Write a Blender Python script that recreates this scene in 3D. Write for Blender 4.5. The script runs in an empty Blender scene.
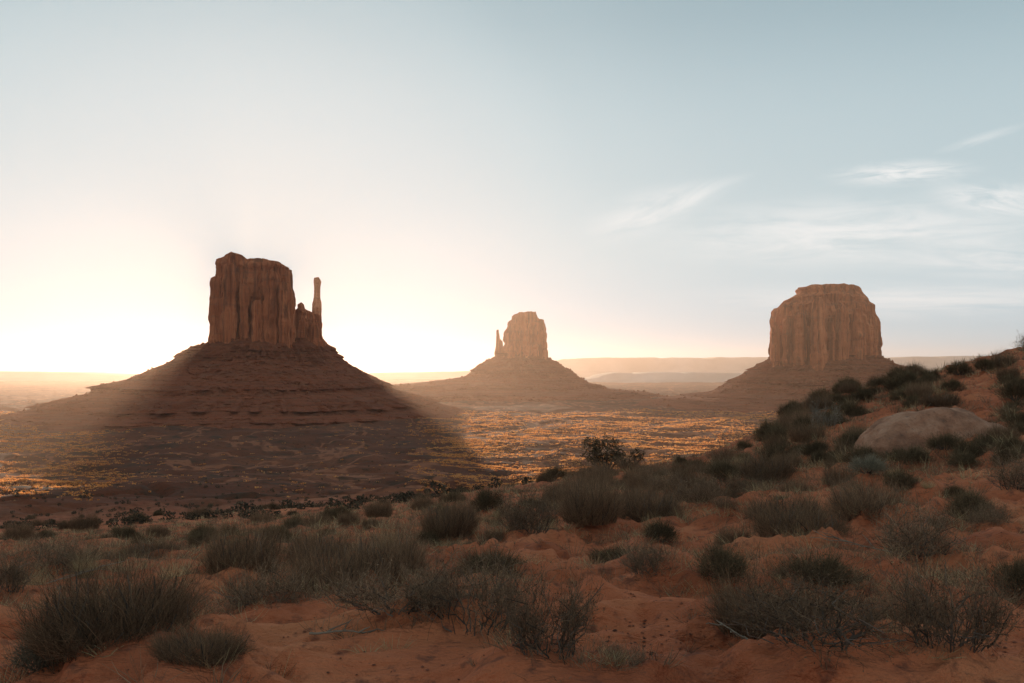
import bpy, math
import numpy as np
from math import radians as R

# ------------------------------------------------------------------ camera, sky, sun, exposure
F = 995.0; U0 = 512.0; V0 = 341.5; HOR = 370.0
PITCH = math.atan((HOR - V0) / F)
sc = bpy.context.scene
cd = bpy.data.cameras.new("camera")
cd.sensor_fit = 'HORIZONTAL'; cd.sensor_width = 36.0; cd.lens = F / 1024.0 * 36.0
cd.clip_start = 0.1; cd.clip_end = 100000.0
cam = bpy.data.objects.new("camera", cd); sc.collection.objects.link(cam)
cam.location = (0, 0, 0); cam.rotation_euler = (R(90) + PITCH, 0, 0)
sc.camera = cam

SUN_U, SUN_V = 250.0, 289.0
SUN_AZ = math.atan((SUN_U - U0) / F)                 # from +Y, positive to the right
SUN_EL = math.atan((HOR - SUN_V) / F * math.cos(SUN_AZ))
SUNDIR = np.array([math.sin(SUN_AZ) * math.cos(SUN_EL), math.cos(SUN_AZ) * math.cos(SUN_EL), math.sin(SUN_EL)])

sl = bpy.data.lights.new("sun", 'SUN'); sl.energy = 5.0; sl.angle = R(0.5); sl.color = (1.0, 0.79, 0.57)
so = bpy.data.objects.new("sun", sl); sc.collection.objects.link(so)
so.rotation_euler = (R(90) - SUN_EL, 0, -SUN_AZ + math.pi)   # local -Z points away from the sun
so.location = (0, 0, 60)

HAZE_DENSITY = 0.000046
HAZE_COL = (0.95, 0.69, 0.54)
HAZE_G = 0.70

w = bpy.data.worlds.new("World"); sc.world = w; w.use_nodes = True
nt = w.node_tree; nt.nodes.clear()
def N(t, typ, **kw):
    n = t.nodes.new(typ)
    for k, v in kw.items(): setattr(n, k, v)
    return n
def L(t, a, b): t.links.new(a, b)
def vmath(t, op, a, b=None):
    n = N(t, 'ShaderNodeVectorMath', operation=op)
    for i, q in enumerate((a, b)):
        if q is None: continue
        if isinstance(q, (tuple, list)): n.inputs[i].default_value = q
        else: L(t, q, n.inputs[i])
    return n.outputs[0]
def fmath(t, op, a, b=None, clamp=False):
    n = N(t, 'ShaderNodeMath', operation=op); n.use_clamp = clamp
    for i, q in enumerate((a, b)):
        if q is None: continue
        if isinstance(q, (int, float)): n.inputs[i].default_value = q
        else: L(t, q, n.inputs[i])
    return n.outputs[0]
def ramp(t, fac, stops, interp='LINEAR'):
    n = N(t, 'ShaderNodeValToRGB'); cr = n.color_ramp; cr.interpolation = interp
    while len(cr.elements) < len(stops): cr.elements.new(0.5)
    for e, (p, c) in zip(cr.elements, stops):
        e.position = p; e.color = (c[0], c[1], c[2], 1) if not isinstance(c, (int, float)) else (c, c, c, 1)
    L(t, fac, n.inputs[0]); return n.outputs[0]
def mix(t, fac, a, b, mode='MIX'):
    n = N(t, 'ShaderNodeMix', data_type='RGBA', blend_type=mode)
    for sock, q in ((n.inputs[0], fac), (n.inputs[6], a), (n.inputs[7], b)):
        if isinstance(q, (int, float)): sock.default_value = q
        elif isinstance(q, (tuple, list)): sock.default_value = (q[0], q[1], q[2], 1)
        else: L(t, q, sock)
    return n.outputs[2]
def maprange(t, v, a, b, c=0.0, d=1.0, smooth=True):
    n = N(t, 'ShaderNodeMapRange'); n.interpolation_type = 'SMOOTHSTEP' if smooth else 'LINEAR'
    n.inputs[1].default_value = a; n.inputs[2].default_value = b; n.inputs[3].default_value = c; n.inputs[4].default_value = d
    L(t, v, n.inputs[0]); return n.outputs[0]
def noise(t, vec, scale, detail=4.0, rough=0.55, dist=0.0):
    n = N(t, 'ShaderNodeTexNoise'); n.inputs['Scale'].default_value = scale; n.inputs['Detail'].default_value = detail
    n.inputs['Roughness'].default_value = rough; n.inputs['Distortion'].default_value = dist
    L(t, vec, n.inputs['Vector']); return n.outputs[0]

SKY_STRENGTH = 0.10
sky = N(nt, 'ShaderNodeTexSky', sky_type='NISHITA'); sky.sun_disc = False
sky.sun_elevation = SUN_EL; sky.sun_rotation = SUN_AZ
sky.altitude = 1700; sky.air_density = 1.0; sky.dust_density = 1.2; sky.ozone_density = 2.0
# a thin veil factor evens the sky out, lifted out of view as fill: soft roll-off of the bright part
SKY_GAIN = 2.2
tc = N(nt, 'ShaderNodeTexCoord'); sep = N(nt, 'ShaderNodeSeparateXYZ'); L(nt, tc.outputs['Generated'], sep.inputs[0])
bw = N(nt, 'ShaderNodeRGBToBW'); L(nt, sky.outputs[0], bw.inputs[0])
grey = mix(nt, 0.86, sky.outputs[0], bw.outputs[0])
sd_ = N(nt, 'ShaderNodeVectorMath', operation='DOT_PRODUCT'); L(nt, tc.outputs['Generated'], sd_.inputs[0]); sd_.inputs[1].default_value = tuple(SUNDIR)
ang = fmath(nt, 'DIVIDE', fmath(nt, 'ARCCOSINE', sd_.outputs['Value']), R(60), True)
veil = ramp(nt, ang, [(0.0, 0.55), (0.13, 0.52), (0.27, 0.36), (0.36, 0.245), (0.46, 0.215), (0.62, 0.225), (0.78, 0.24), (1.0, 0.32)], 'EASE')  # wide angles raised: brighter unseen sky added to fill the foreground
elev = maprange(nt, sep.outputs[2], -0.02, 0.42, 0.0, 1.0, False)
veil = fmath(nt, 'MULTIPLY', veil, ramp(nt, elev, [(0.0, 1.0), (0.25, 0.80), (0.5, 0.44), (0.85, 0.205), (0.93, 0.21), (1.0, 0.30)], 'EASE'))
veil = fmath(nt, 'MULTIPLY', veil, 10.0)
g1 = N(nt, 'ShaderNodeVectorMath', operation='SCALE'); L(nt, grey, g1.inputs[0]); L(nt, veil, g1.inputs['Scale'])
g2 = vmath(nt, 'MULTIPLY', g1.outputs[0], (0.74 * SKY_GAIN, 1.0 * SKY_GAIN, 1.13 * SKY_GAIN))
comp = vmath(nt, 'DIVIDE', g2, vmath(nt, 'ADD', g2, (1.0, 1.0, 1.0)))
SKY_TOP = 8.0
base = vmath(nt, 'MULTIPLY', comp, (0.81 * SKY_TOP, 0.935 * SKY_TOP, 0.975 * SKY_TOP))
base = vmath(nt, 'MULTIPLY', base, ramp(nt, ang, [(0.0, (1.12, 1.02, 0.98)), (0.20, (1.05, 1.01, 1.0)), (0.34, (1, 1, 1))], 'EASE'))
base = vmath(nt, 'MULTIPLY', base, ramp(nt, elev, [(0.0, (0.78, 0.86, 0.92)), (0.12, (0.84, 0.92, 0.98)), (0.34, (1, 1, 1))], 'EASE'))
# cirrus on the right-hand part of the sky (direction based)
ys = fmath(nt, 'MAXIMUM', sep.outputs[1], 0.05)
cx = fmath(nt, 'DIVIDE', sep.outputs[0], ys); cz = fmath(nt, 'DIVIDE', sep.outputs[2], ys)
cu = fmath(nt, 'ADD', fmath(nt, 'MULTIPLY', cx, F), U0); cv = fmath(nt, 'SUBTRACT', HOR, fmath(nt, 'MULTIPLY', cz, F))
def streak(u0, v0, length, thick, ang, nscale, seed, soft=0.5, taper=0.0):
    ca, sa = math.cos(ang), math.sin(ang)
    du = fmath(nt, 'SUBTRACT', cu, u0); dv = fmath(nt, 'SUBTRACT', cv, v0)
    a = fmath(nt, 'ADD', fmath(nt, 'MULTIPLY', du, ca / length), fmath(nt, 'MULTIPLY', dv, sa / length))
    b = fmath(nt, 'ADD', fmath(nt, 'MULTIPLY', du, -sa / thick), fmath(nt, 'MULTIPLY', dv, ca / thick))
    cmb = N(nt, 'ShaderNodeCombineXYZ'); L(nt, a, cmb.inputs[0]); L(nt, b, cmb.inputs[1]); cmb.inputs[2].default_value = seed
    n = noise(nt, cmb.outputs[0], nscale, 6.0, 0.62, 0.6)
    if taper:
        b = fmath(nt, 'DIVIDE', b, fmath(nt, 'MAXIMUM', fmath(nt, 'SUBTRACT', 1.0, fmath(nt, 'MULTIPLY', a, taper)), 0.1))
    rr = fmath(nt, 'SQRT', fmath(nt, 'ADD', fmath(nt, 'MULTIPLY', a, a), fmath(nt, 'MULTIPLY', b, b)))
    env = maprange(nt, rr, 0.05, 1.0, 1.0, 0.0)
    return fmath(nt, 'MULTIPLY', env, maprange(nt, n, 0.44 - soft * 0.25, 0.44 + soft * 0.30))
cl = streak(668, 204, 108, 27, -0.33, 1.1, 1.3, 0.95, 0.75)
cl = fmath(nt, 'MULTIPLY', cl, 1.0)
for args, k in (((905, 172, 95, 17, -0.06, 2.0, 4.1, 0.6), 1.0), ((1000, 198, 90, 24, 0.10, 1.9, 6.2, 0.6), 1.0),
                ((860, 232, 260, 46, -0.03, 2.6, 8.7, 0.7), 0.95), ((985, 137, 60, 7, -0.30, 1.6, 2.2, 0.5), 0.4),
                ((1060, 262, 240, 30, 0.03, 2.4, 12.7, 0.8), 0.9), ((950, 300, 330, 26, 0.0, 2.1, 15.1, 0.9), 0.8)):
    cl = fmath(nt, 'ADD', cl, fmath(nt, 'MULTIPLY', streak(*args), k))
front = maprange(nt, sep.outputs[1], 0.2, 0.5)
cl = fmath(nt, 'MULTIPLY', fmath(nt, 'MINIMUM', cl, 1.0), front)
skyc = mix(nt, fmath(nt, 'MULTIPLY', cl, 0.9), base, (8.7, 8.9, 8.9))
bg = N(nt, 'ShaderNodeBackground'); bg.inputs[1].default_value = SKY_STRENGTH; L(nt, skyc, bg.inputs[0])
wo = N(nt, 'ShaderNodeOutputWorld'); L(nt, bg.outputs[0], wo.inputs[0])

vs = sc.view_settings; vs.view_transform = 'Standard'; vs.look = 'None'; vs.gamma = 1.0; vs.exposure = 0.0
vs.use_curve_mapping = False
cy = sc.cycles
cy.use_denoising = True
try: cy.denoiser = 'OPENIMAGEDENOISE'
except Exception: pass
cy.max_bounces = 6; cy.diffuse_bounces = 2; cy.glossy_bounces = 1; cy.transmission_bounces = 2
cy.volume_bounces = 1; cy.transparent_max_bounces = 8; cy.sample_clamp_indirect = 4.0
cy.caustics_reflective = False; cy.caustics_refractive = False

# ------------------------------------------------------------------ noise and helpers
rng = np.random.default_rng(11)
_perm = rng.permutation(256); _perm = np.concatenate([_perm, _perm, _perm])
_grad = rng.normal(size=(256, 3)); _grad /= np.linalg.norm(_grad, axis=1)[:, None]
def pn(x, y, z=0.0):
    x, y, z = np.broadcast_arrays(np.asarray(x, float), np.asarray(y, float), np.asarray(z, float))
    xi = np.floor(x).astype(np.int64); yi = np.floor(y).astype(np.int64); zi = np.floor(z).astype(np.int64)
    xf = x - xi; yf = y - yi; zf = z - zi
    f = lambda t: t * t * t * (t * (t * 6 - 15) + 10)
    uu, vv, ww = f(xf), f(yf), f(zf)
    def g(dx, dy, dz):
        h = _perm[_perm[_perm[(xi + dx) & 255] + ((yi + dy) & 255)] + ((zi + dz) & 255)]
        G = _grad[h]
        return G[..., 0] * (xf - dx) + G[..., 1] * (yf - dy) + G[..., 2] * (zf - dz)
    l = lambda a, b, t: a + (b - a) * t
    return 1.6 * l(l(l(g(0,0,0), g(1,0,0), uu), l(g(0,1,0), g(1,1,0), uu), vv),
                   l(l(g(0,0,1), g(1,0,1), uu), l(g(0,1,1), g(1,1,1), uu), vv), ww)
def fbm(x, y, z=0.0, o=4, gain=0.5):
    s = 0; a = 1.0; f = 1.0
    for i in range(o):
        s = s + a * pn(np.asarray(x) * f + 17.3 * i, np.asarray(y) * f - 9.1 * i, np.asarray(z) * f + 3.7 * i); a *= gain; f *= 2.03
    return s
def sstep(x, a, b):
    t = np.clip((np.asarray(x, float) - a) / (b - a), 0, 1); return t * t * (3 - 2 * t)

def P(u, v, y):
    """world point at depth y along the sight line of picture position (u, v)"""
    d = np.array([(u - U0) / F, 1.0, -(v - V0) / F])
    c, s = math.cos(PITCH), math.sin(PITCH)
    d = np.array([d[0], d[1] * c - d[2] * s, d[1] * s + d[2] * c])
    return d / d[1] * y
def zv(v, y): return P(U0, v, y)[2]
def xu(u, y): return P(u, HOR, y)[0]

def mesh_from(name, V, quads=None, tris=None, smooth=True, mat=None):
    me = bpy.data.meshes.new(name)
    V = np.asarray(V, np.float32).reshape(-1, 3)
    q = np.zeros((0, 4), np.int32) if quads is None else np.asarray(quads, np.int32).reshape(-1, 4)
    t = np.zeros((0, 3), np.int32) if tris is None else np.asarray(tris, np.int32).reshape(-1, 3)
    me.vertices.add(len(V)); me.vertices.foreach_set("co", V.ravel())
    nl = q.size + t.size; me.loops.add(nl); me.loops.foreach_set("vertex_index", np.concatenate([q.ravel(), t.ravel()]).astype(np.int32))
    np_ = len(q) + len(t); me.polygons.add(np_)
    tot = np.concatenate([np.full(len(q), 4, np.int32), np.full(len(t), 3, np.int32)])
    st = np.concatenate([[0], np.cumsum(tot)[:-1]]).astype(np.int32)
    me.polygons.foreach_set("loop_start", st); me.polygons.foreach_set("loop_total", tot)
    me.polygons.foreach_set("use_smooth", np.full(np_, smooth, bool))
    me.update(calc_edges=True); me.validate()
    if mat: me.materials.append(mat)
    return me
def link(name, data, parent=None, loc=None):
    o = bpy.data.objects.new(name, data); sc.collection.objects.link(o)
    if parent is not None: o.parent = parent
    if loc is not None: o.location = loc
    return o
def tag(o, label=None, cat=None, group=None, kind=None):
    if label: o["label"] = label
    if cat: o["category"] = cat
    if group: o["group"] = group
    if kind: o["kind"] = kind
    return o
def grid_quads(nr, nc, wrap):
    i = np.arange(nr - 1)[:, None]; j = np.arange(nc if wrap else nc - 1)[None, :]
    j2 = (j + 1) % nc
    return np.stack([i * nc + j, i * nc + j2, (i + 1) * nc + j2, (i + 1) * nc + j], -1).reshape(-1, 4)

def new_mat(name, rough=0.95):
    m = bpy.data.materials.new(name); m.use_nodes = True
    t = m.node_tree; b = t.nodes['Principled BSDF']; b.inputs['Roughness'].default_value = rough
    b.inputs['Specular IOR Level'].default_value = 0.12
    return m, t, b
def bump(t, b, h, strength=0.5, dist=0.1, prev=None):
    n = N(t, 'ShaderNodeBump'); n.inputs['Strength'].default_value = strength; n.inputs['Distance'].default_value = dist
    L(t, h, n.inputs['Height'])
    if prev is not None: L(t, prev, n.inputs['Normal'])
    L(t, n.outputs[0], b.inputs['Normal']); return n.outputs[0]

# ------------------------------------------------------------------ materials
def sand_material():
    m, t, b = new_mat("red_sand")
    g = N(t, 'ShaderNodeNewGeometry'); pos = g.outputs['Position']
    sp = N(t, 'ShaderNodeSeparateXYZ'); L(t, pos, sp.inputs[0])
    ln = N(t, 'ShaderNodeVectorMath', operation='LENGTH'); L(t, pos, ln.inputs[0]); dist = ln.outputs['Value']
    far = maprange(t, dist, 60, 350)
    n1 = noise(t, pos, 0.55, 6, 0.6); n2 = noise(t, pos, 6.0, 5, 0.65); n3 = noise(t, pos, 45.0, 3, 0.6)
    near = ramp(t, n1, [(0.30, (0.34, 0.086, 0.038)), (0.5, (0.58, 0.165, 0.072)), (0.72, (0.70, 0.245, 0.110))])
    near = mix(t, fmath(t, 'MULTIPLY', maprange(t, n2, 0.52, 0.68), 0.85), near, (0.22, 0.075, 0.044))
    near = mix(t, fmath(t, 'MULTIPLY', maprange(t, n3, 0.6, 0.72), 0.35), near, (0.10, 0.06, 0.045))
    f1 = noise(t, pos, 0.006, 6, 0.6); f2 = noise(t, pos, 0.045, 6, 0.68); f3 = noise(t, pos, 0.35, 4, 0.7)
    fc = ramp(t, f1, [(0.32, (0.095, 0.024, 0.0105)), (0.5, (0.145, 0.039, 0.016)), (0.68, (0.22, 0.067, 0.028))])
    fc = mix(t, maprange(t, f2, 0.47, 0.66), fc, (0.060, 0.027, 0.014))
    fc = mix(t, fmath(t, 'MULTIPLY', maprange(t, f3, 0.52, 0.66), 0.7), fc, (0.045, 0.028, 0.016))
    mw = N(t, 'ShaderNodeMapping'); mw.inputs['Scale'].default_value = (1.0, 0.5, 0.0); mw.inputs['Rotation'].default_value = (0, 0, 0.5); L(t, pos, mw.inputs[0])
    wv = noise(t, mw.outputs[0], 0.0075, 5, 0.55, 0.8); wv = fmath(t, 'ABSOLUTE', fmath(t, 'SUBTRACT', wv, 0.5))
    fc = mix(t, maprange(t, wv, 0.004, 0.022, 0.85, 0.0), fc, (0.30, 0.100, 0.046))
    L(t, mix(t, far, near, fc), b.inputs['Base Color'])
    # wind ripples near, rough scrubby ground far
    mp = N(t, 'ShaderNodeMapping'); mp.inputs['Rotation'].default_value = (0, 0, 0.35); mp.inputs['Scale'].default_value = (0.35, 1.0, 1.0); L(t, pos, mp.inputs[0])
    r1 = noise(t, mp.outputs[0], 3.2, 4, 0.55, 0.4); r2 = noise(t, mp.outputs[0], 14.0, 4, 0.6, 0.3); r3 = noise(t, pos, 60.0, 3, 0.6)
    hn = fmath(t, 'ADD', fmath(t, 'MULTIPLY', r1, 0.26), fmath(t, 'ADD', fmath(t, 'MULTIPLY', r2, 0.10), fmath(t, 'MULTIPLY', r3, 0.022)))
    hf = fmath(t, 'ADD', fmath(t, 'MULTIPLY', f2, 2.2), fmath(t, 'MULTIPLY', f3, 0.7))
    mh = N(t, 'ShaderNodeMix', data_type='FLOAT'); L(t, far, mh.inputs[0]); L(t, hn, mh.inputs[2]); L(t, hf, mh.inputs[3])
    bump(t, b, mh.outputs[0], 0.9, 1.0)
    return m
def rock_material(name, tone=1.0):
    m, t, b = new_mat(name)
    g = N(t, 'ShaderNodeNewGeometry'); pos = g.outputs['Position']
    mp = N(t, 'ShaderNodeMapping'); mp.inputs['Scale'].default_value = (1, 1, 0.09); L(t, pos, mp.inputs[0])
    mh = N(t, 'ShaderNodeMapping'); mh.inputs['Scale'].default_value = (0.12, 0.12, 1.0); L(t, pos, mh.inputs[0])
    v1 = noise(t, mp.outputs[0], 0.06, 6, 0.65, 0.3); v2 = noise(t, mp.outputs[0], 0.35, 5, 0.7); h1 = noise(t, mh.outputs[0], 0.12, 5, 0.6)
    c = ramp(t, v1, [(0.28, tuple(tone * k for k in (0.22, 0.056, 0.024))), (0.5, tuple(tone * k for k in (0.54, 0.152, 0.060))), (0.72, tuple(tone * k for k in (0.66, 0.230, 0.098)))])
    c = mix(t, fmath(t, 'MULTIPLY', maprange(t, v2, 0.55, 0.75), 0.7), c, (0.06, 0.028, 0.019))
    c = mix(t, fmath(t, 'MULTIPLY', maprange(t, h1, 0.55, 0.7), 0.4), c, (0.24, 0.10, 0.06))
    ms_ = N(t, 'ShaderNodeMapping'); ms_.inputs['Scale'].default_value = (1, 1, 0.035); L(t, pos, ms_.inputs[0])
    c = mix(t, fmath(t, 'MULTIPLY', maprange(t, noise(t, ms_.outputs[0], 0.085, 4, 0.6), 0.5, 0.66), 0.6), c, (0.11, 0.042, 0.025))
    L(t, c, b.inputs['Base Color'])
    hh = fmath(t, 'ADD', fmath(t, 'MULTIPLY', v1, 5.0), fmath(t, 'ADD', fmath(t, 'MULTIPLY', v2, 2.0), fmath(t, 'MULTIPLY', h1, 2.0)))
    bump(t, b, hh, 0.9, 1.0)
    return m
def talus_material(name):
    m, t, b = new_mat(name)
    g = N(t, 'ShaderNodeNewGeometry'); pos = g.outputs['Position']
    mh = N(t, 'ShaderNodeMapping'); mh.inputs['Scale'].default_value = (0.02, 0.02, 1.0); L(t, pos, mh.inputs[0])
    h1 = noise(t, mh.outputs[0], 0.16, 6, 0.7, 0.2); r1 = noise(t, pos, 0.05, 6, 0.7); r2 = noise(t, pos, 0.3, 4, 0.7)
    c = ramp(t, h1, [(0.32, (0.13, 0.032, 0.015)), (0.46, (0.30, 0.074, 0.030)), (0.56, (0.19, 0.047, 0.021)), (0.7, (0.37, 0.108, 0.046))])
    c = mix(t, fmath(t, 'MULTIPLY', maprange(t, r1, 0.45, 0.7), 0.55), c, (0.24, 0.092, 0.050))
    c = mix(t, fmath(t, 'MULTIPLY', maprange(t, r2, 0.54, 0.68), 0.75), c, (0.055, 0.032, 0.022))
    L(t, c, b.inputs['Base Color'])
    hh = fmath(t, 'ADD', fmath(t, 'MULTIPLY', r1, 6.0), fmath(t, 'ADD', fmath(t, 'MULTIPLY', r2, 2.0), fmath(t, 'MULTIPLY', h1, 3.0)))
    bump(t, b, hh, 0.9, 1.0)
    return m
def plant_material(name, c1, c2, scale=7.0):
    m, t, b = new_mat(name, 0.85)
    g = N(t, 'ShaderNodeNewGeometry'); oi = N(t, 'ShaderNodeObjectInfo')
    n = noise(t, g.outputs['Position'], scale, 3, 0.6)
    isl = g.outputs['Random Per Island']
    f = fmath(t, 'ADD', fmath(t, 'MULTIPLY', n, 0.3), fmath(t, 'MULTIPLY', isl, 0.7))
    c = ramp(t, f, [(0.2, c1), (0.62, c2), (0.80, tuple(min(0.6, q * 1.25) for q in c2)), (0.9, tuple(min(0.6, q * 1.9) for q in c2))])
    k = maprange(t, oi.outputs['Random'], 0, 1, 0.75, 1.25, False)
    sc_ = N(t, 'ShaderNodeVectorMath', operation='SCALE'); L(t, c, sc_.inputs[0]); L(t, k, sc_.inputs['Scale'])
    L(t, sc_.outputs[0], b.inputs['Base Color'])
    tr = N(t, 'ShaderNodeBsdfTranslucent'); L(t, sc_.outputs[0], tr.inputs[0]); mx = N(t, 'ShaderNodeMixShader'); mx.inputs[0].default_value = 0.35
    L(t, b.outputs[0], mx.inputs[1]); L(t, tr.outputs[0], mx.inputs[2]); L(t, mx.outputs[0], t.nodes['Material Output'].inputs['Surface'])
    return m
M_mesa, t_, b_ = new_mat('haze_tinted_mesa_rock'); g_ = N(t_, 'ShaderNodeNewGeometry'); L(t_, ramp(t_, noise(t_, g_.outputs['Position'], 0.002, 5, 0.6), [(0.35, (0.38, 0.33, 0.28)), (0.65, (0.52, 0.46, 0.41))]), b_.inputs['Base Color'])  # red rock paled: distance haze put into the mesa colour
M_sand = sand_material()
M_cliff = rock_material("sandstone_cliff"); M_talus = talus_material("shale_talus")
M_broom = plant_material("broom_stems", (0.095, 0.054, 0.033), (0.26, 0.152, 0.086))
M_twig = plant_material("dry_twigs", (0.085, 0.050, 0.031), (0.26, 0.165, 0.100))
M_leaf = plant_material("scrub_leaves", (0.070, 0.046, 0.026), (0.165, 0.110, 0.060))
M_grey = plant_material("grey_green_leaves", (0.13, 0.115, 0.078), (0.25, 0.205, 0.14))
M_wood = plant_material("shrub_wood", (0.06, 0.045, 0.035), (0.15, 0.115, 0.09))
M_crumb = plant_material("soil_crumbs", (0.10, 0.042, 0.026), (0.24, 0.085, 0.050))
M_grass = plant_material("dry_grass", (0.34, 0.20, 0.10), (0.60, 0.40, 0.21))
M_dead = plant_material("bleached_wood", (0.17, 0.125, 0.09), (0.34, 0.27, 0.20), 3.0)
M_far = plant_material("valley_scrub", (0.034, 0.028, 0.019), (0.088, 0.064, 0.040), 0.5)

# ------------------------------------------------------------------ terrain
YN = np.array([5, 7, 10, 14, 20, 28, 40, 50, 60, 90, 140, 220, 350, 600, 800.0])
X = None
COLS = {   # picture row where the ground stands at each depth; after the crest: heights in metres
    -350: [690, 642, 604, 584, 570, 560, 551, 546, 541, 532, 521, 508, 496, 483, 467],
    0:    [690, 640, 600, 580, 566, 556, 547, 542, 538, 529, 519, 507, 495, 482, 467],
    200:  [690, 638, 598, 576, 558, 546, 535, 530, 526, 517, 509, 500, 491, 480, 467],
    350:  [690, 636, 596, 570, 550, 534, 522, 517, 513, 507, 501, 495, 488, 479, 467],
    450:  [690, 636, 594, 566, 542, 524, 510, 504, 500, 494, 493, 490, 486, 478, 467],
    520:  [690, 634, 592, 562, 535, 514, 498, 491, 486, 481, 'z', -22, -39, -62, -76, -78],
    608:  [690, 632, 588, 556, 526, 503, 484, 475, 471, 'z', -12, -22, -38, -62, -77, -78],
    700:  [690, 630, 583, 547, 514, 487, 465, 457, 'z', -5.6, -11, -22, -38, -62, -77, -78],
    760:  [690, 628, 579, 540, 503, 472, 447, 434, 'z', -4.4, -11, -22, -38, -63, -77, -78],
    800:  [690, 626, 575, 534, 494, 459, 423, 401, 'z', -2.6, -9, -20, -38, -63, -77, -78],
    850:  [690, 624, 572, 529, 487, 450, 413, 391, 'z', -1.4, -8, -20, -38, -63, -77, -78],
    880:  [690, 622, 570, 526, 483, 445, 406, 384, 'z', -1.4, -8, -20, -38, -63, -77, -78],
    930:  [690, 620, 567, 521, 476, 436, 394, 370, 'z', -0.6, -7, -19, -37, -63, -77, -78],
    1024: [690, 618, 562, 512, 462, 418, 371, 346, 'z', 0.8, -6, -18, -37, -63, -77, -78],
    1250: [690, 612, 548, 492, 434, 384, 338, 318, 'z', 2.4, -4, -17, -37, -63, -77, -78],
}
def _colz(c):
    out = []; inz = False; k = 0
    for q in c:
        if q == 'z': inz = True; continue
        y = YN[k]; out.append(q if inz else -(q - HOR) / F * y); k += 1
    return out
_cu = np.array(sorted(COLS)); _cz = np.array([_colz(COLS[c]) for c in _cu])
_ug = np.arange(-350, 1251, 10.0)
_zg = np.stack([np.interp(_ug, _cu, _cz[:, k]) for k in range(len(YN))], 1)
_ker = np.exp(-0.5 * (np.arange(-8, 9) / 3.0) ** 2); _ker /= _ker.sum()
_zg = np.stack([np.convolve(np.pad(_zg[:, k], 8, mode='edge'), _ker, 'valid') for k in range(len(YN))], 1)
# extend: feet and plain
_yl = np.log(np.concatenate([[1.0, 3.0], YN, [1200.0, 60000.0]]))
_zg = np.concatenate([np.full((len(_ug), 1), -1.55), np.full((len(_ug), 1), -1.55), _zg, np.full((len(_ug), 2), -78.0)], 1)
_ylf = np.linspace(_yl[0], _yl[-1], 900)
_zf = np.stack([np.interp(_ylf, _yl, _zg[k]) for k in range(len(_ug))], 0)
_k2 = np.exp(-0.5 * (np.arange(-16, 17) / 6.0) ** 2); _k2 /= _k2.sum()
_zf = np.stack([np.convolve(np.pad(_zf[k], 16, mode='edge'), _k2, 'valid') for k in range(len(_ug))], 0)
MOUNDS = []      # (x, y, radius, height)
def base_height(x, y):
    x = np.asarray(x, float); y = np.asarray(y, float)
    r = np.hypot(x, y); ye = np.maximum(np.maximum(y, 0.62 * r), 1.0)
    tu = np.where(y > 0.3 * r, x / np.maximum(y, 0.3 * r + 1e-6), np.sign(x) * 3.0)
    u = np.clip(U0 + F * tu, -349.9, 1249.9); fi = (u + 350) / 10.0; i0 = np.floor(fi).astype(int); a = fi - i0
    fj = np.clip((np.log(ye) - _ylf[0]) / (_ylf[1] - _ylf[0]), 0, 898.999); j0 = np.floor(fj).astype(int); b = fj - j0
    i1 = np.minimum(i0 + 1, len(_ug) - 1)
    z = (_zf[i0, j0] * (1 - a) * (1 - b) + _zf[i1, j0] * a * (1 - b) + _zf[i0, j0 + 1] * (1 - a) * b + _zf[i1, j0 + 1] * a * b)
    return z
HOLES = [(P(66, 511, 235), 7.0, 5.0, -4.5), (P(150, 508, 260), 16.0, 3.0, -2.2)]
BUMPS = [(P(447, 476, 470), 24.0, 16.0, 8.5), (P(395, 470, 560), 30, 12, 4.5), (P(330, 480, 480), 26, 14, 4.0),
         (P(30, 505, 300), 20, 9, 1.5), (P(365, 497, 300), 14, 5, 2.2), (P(100, 470, 700), 60, 25, 2)]
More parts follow.
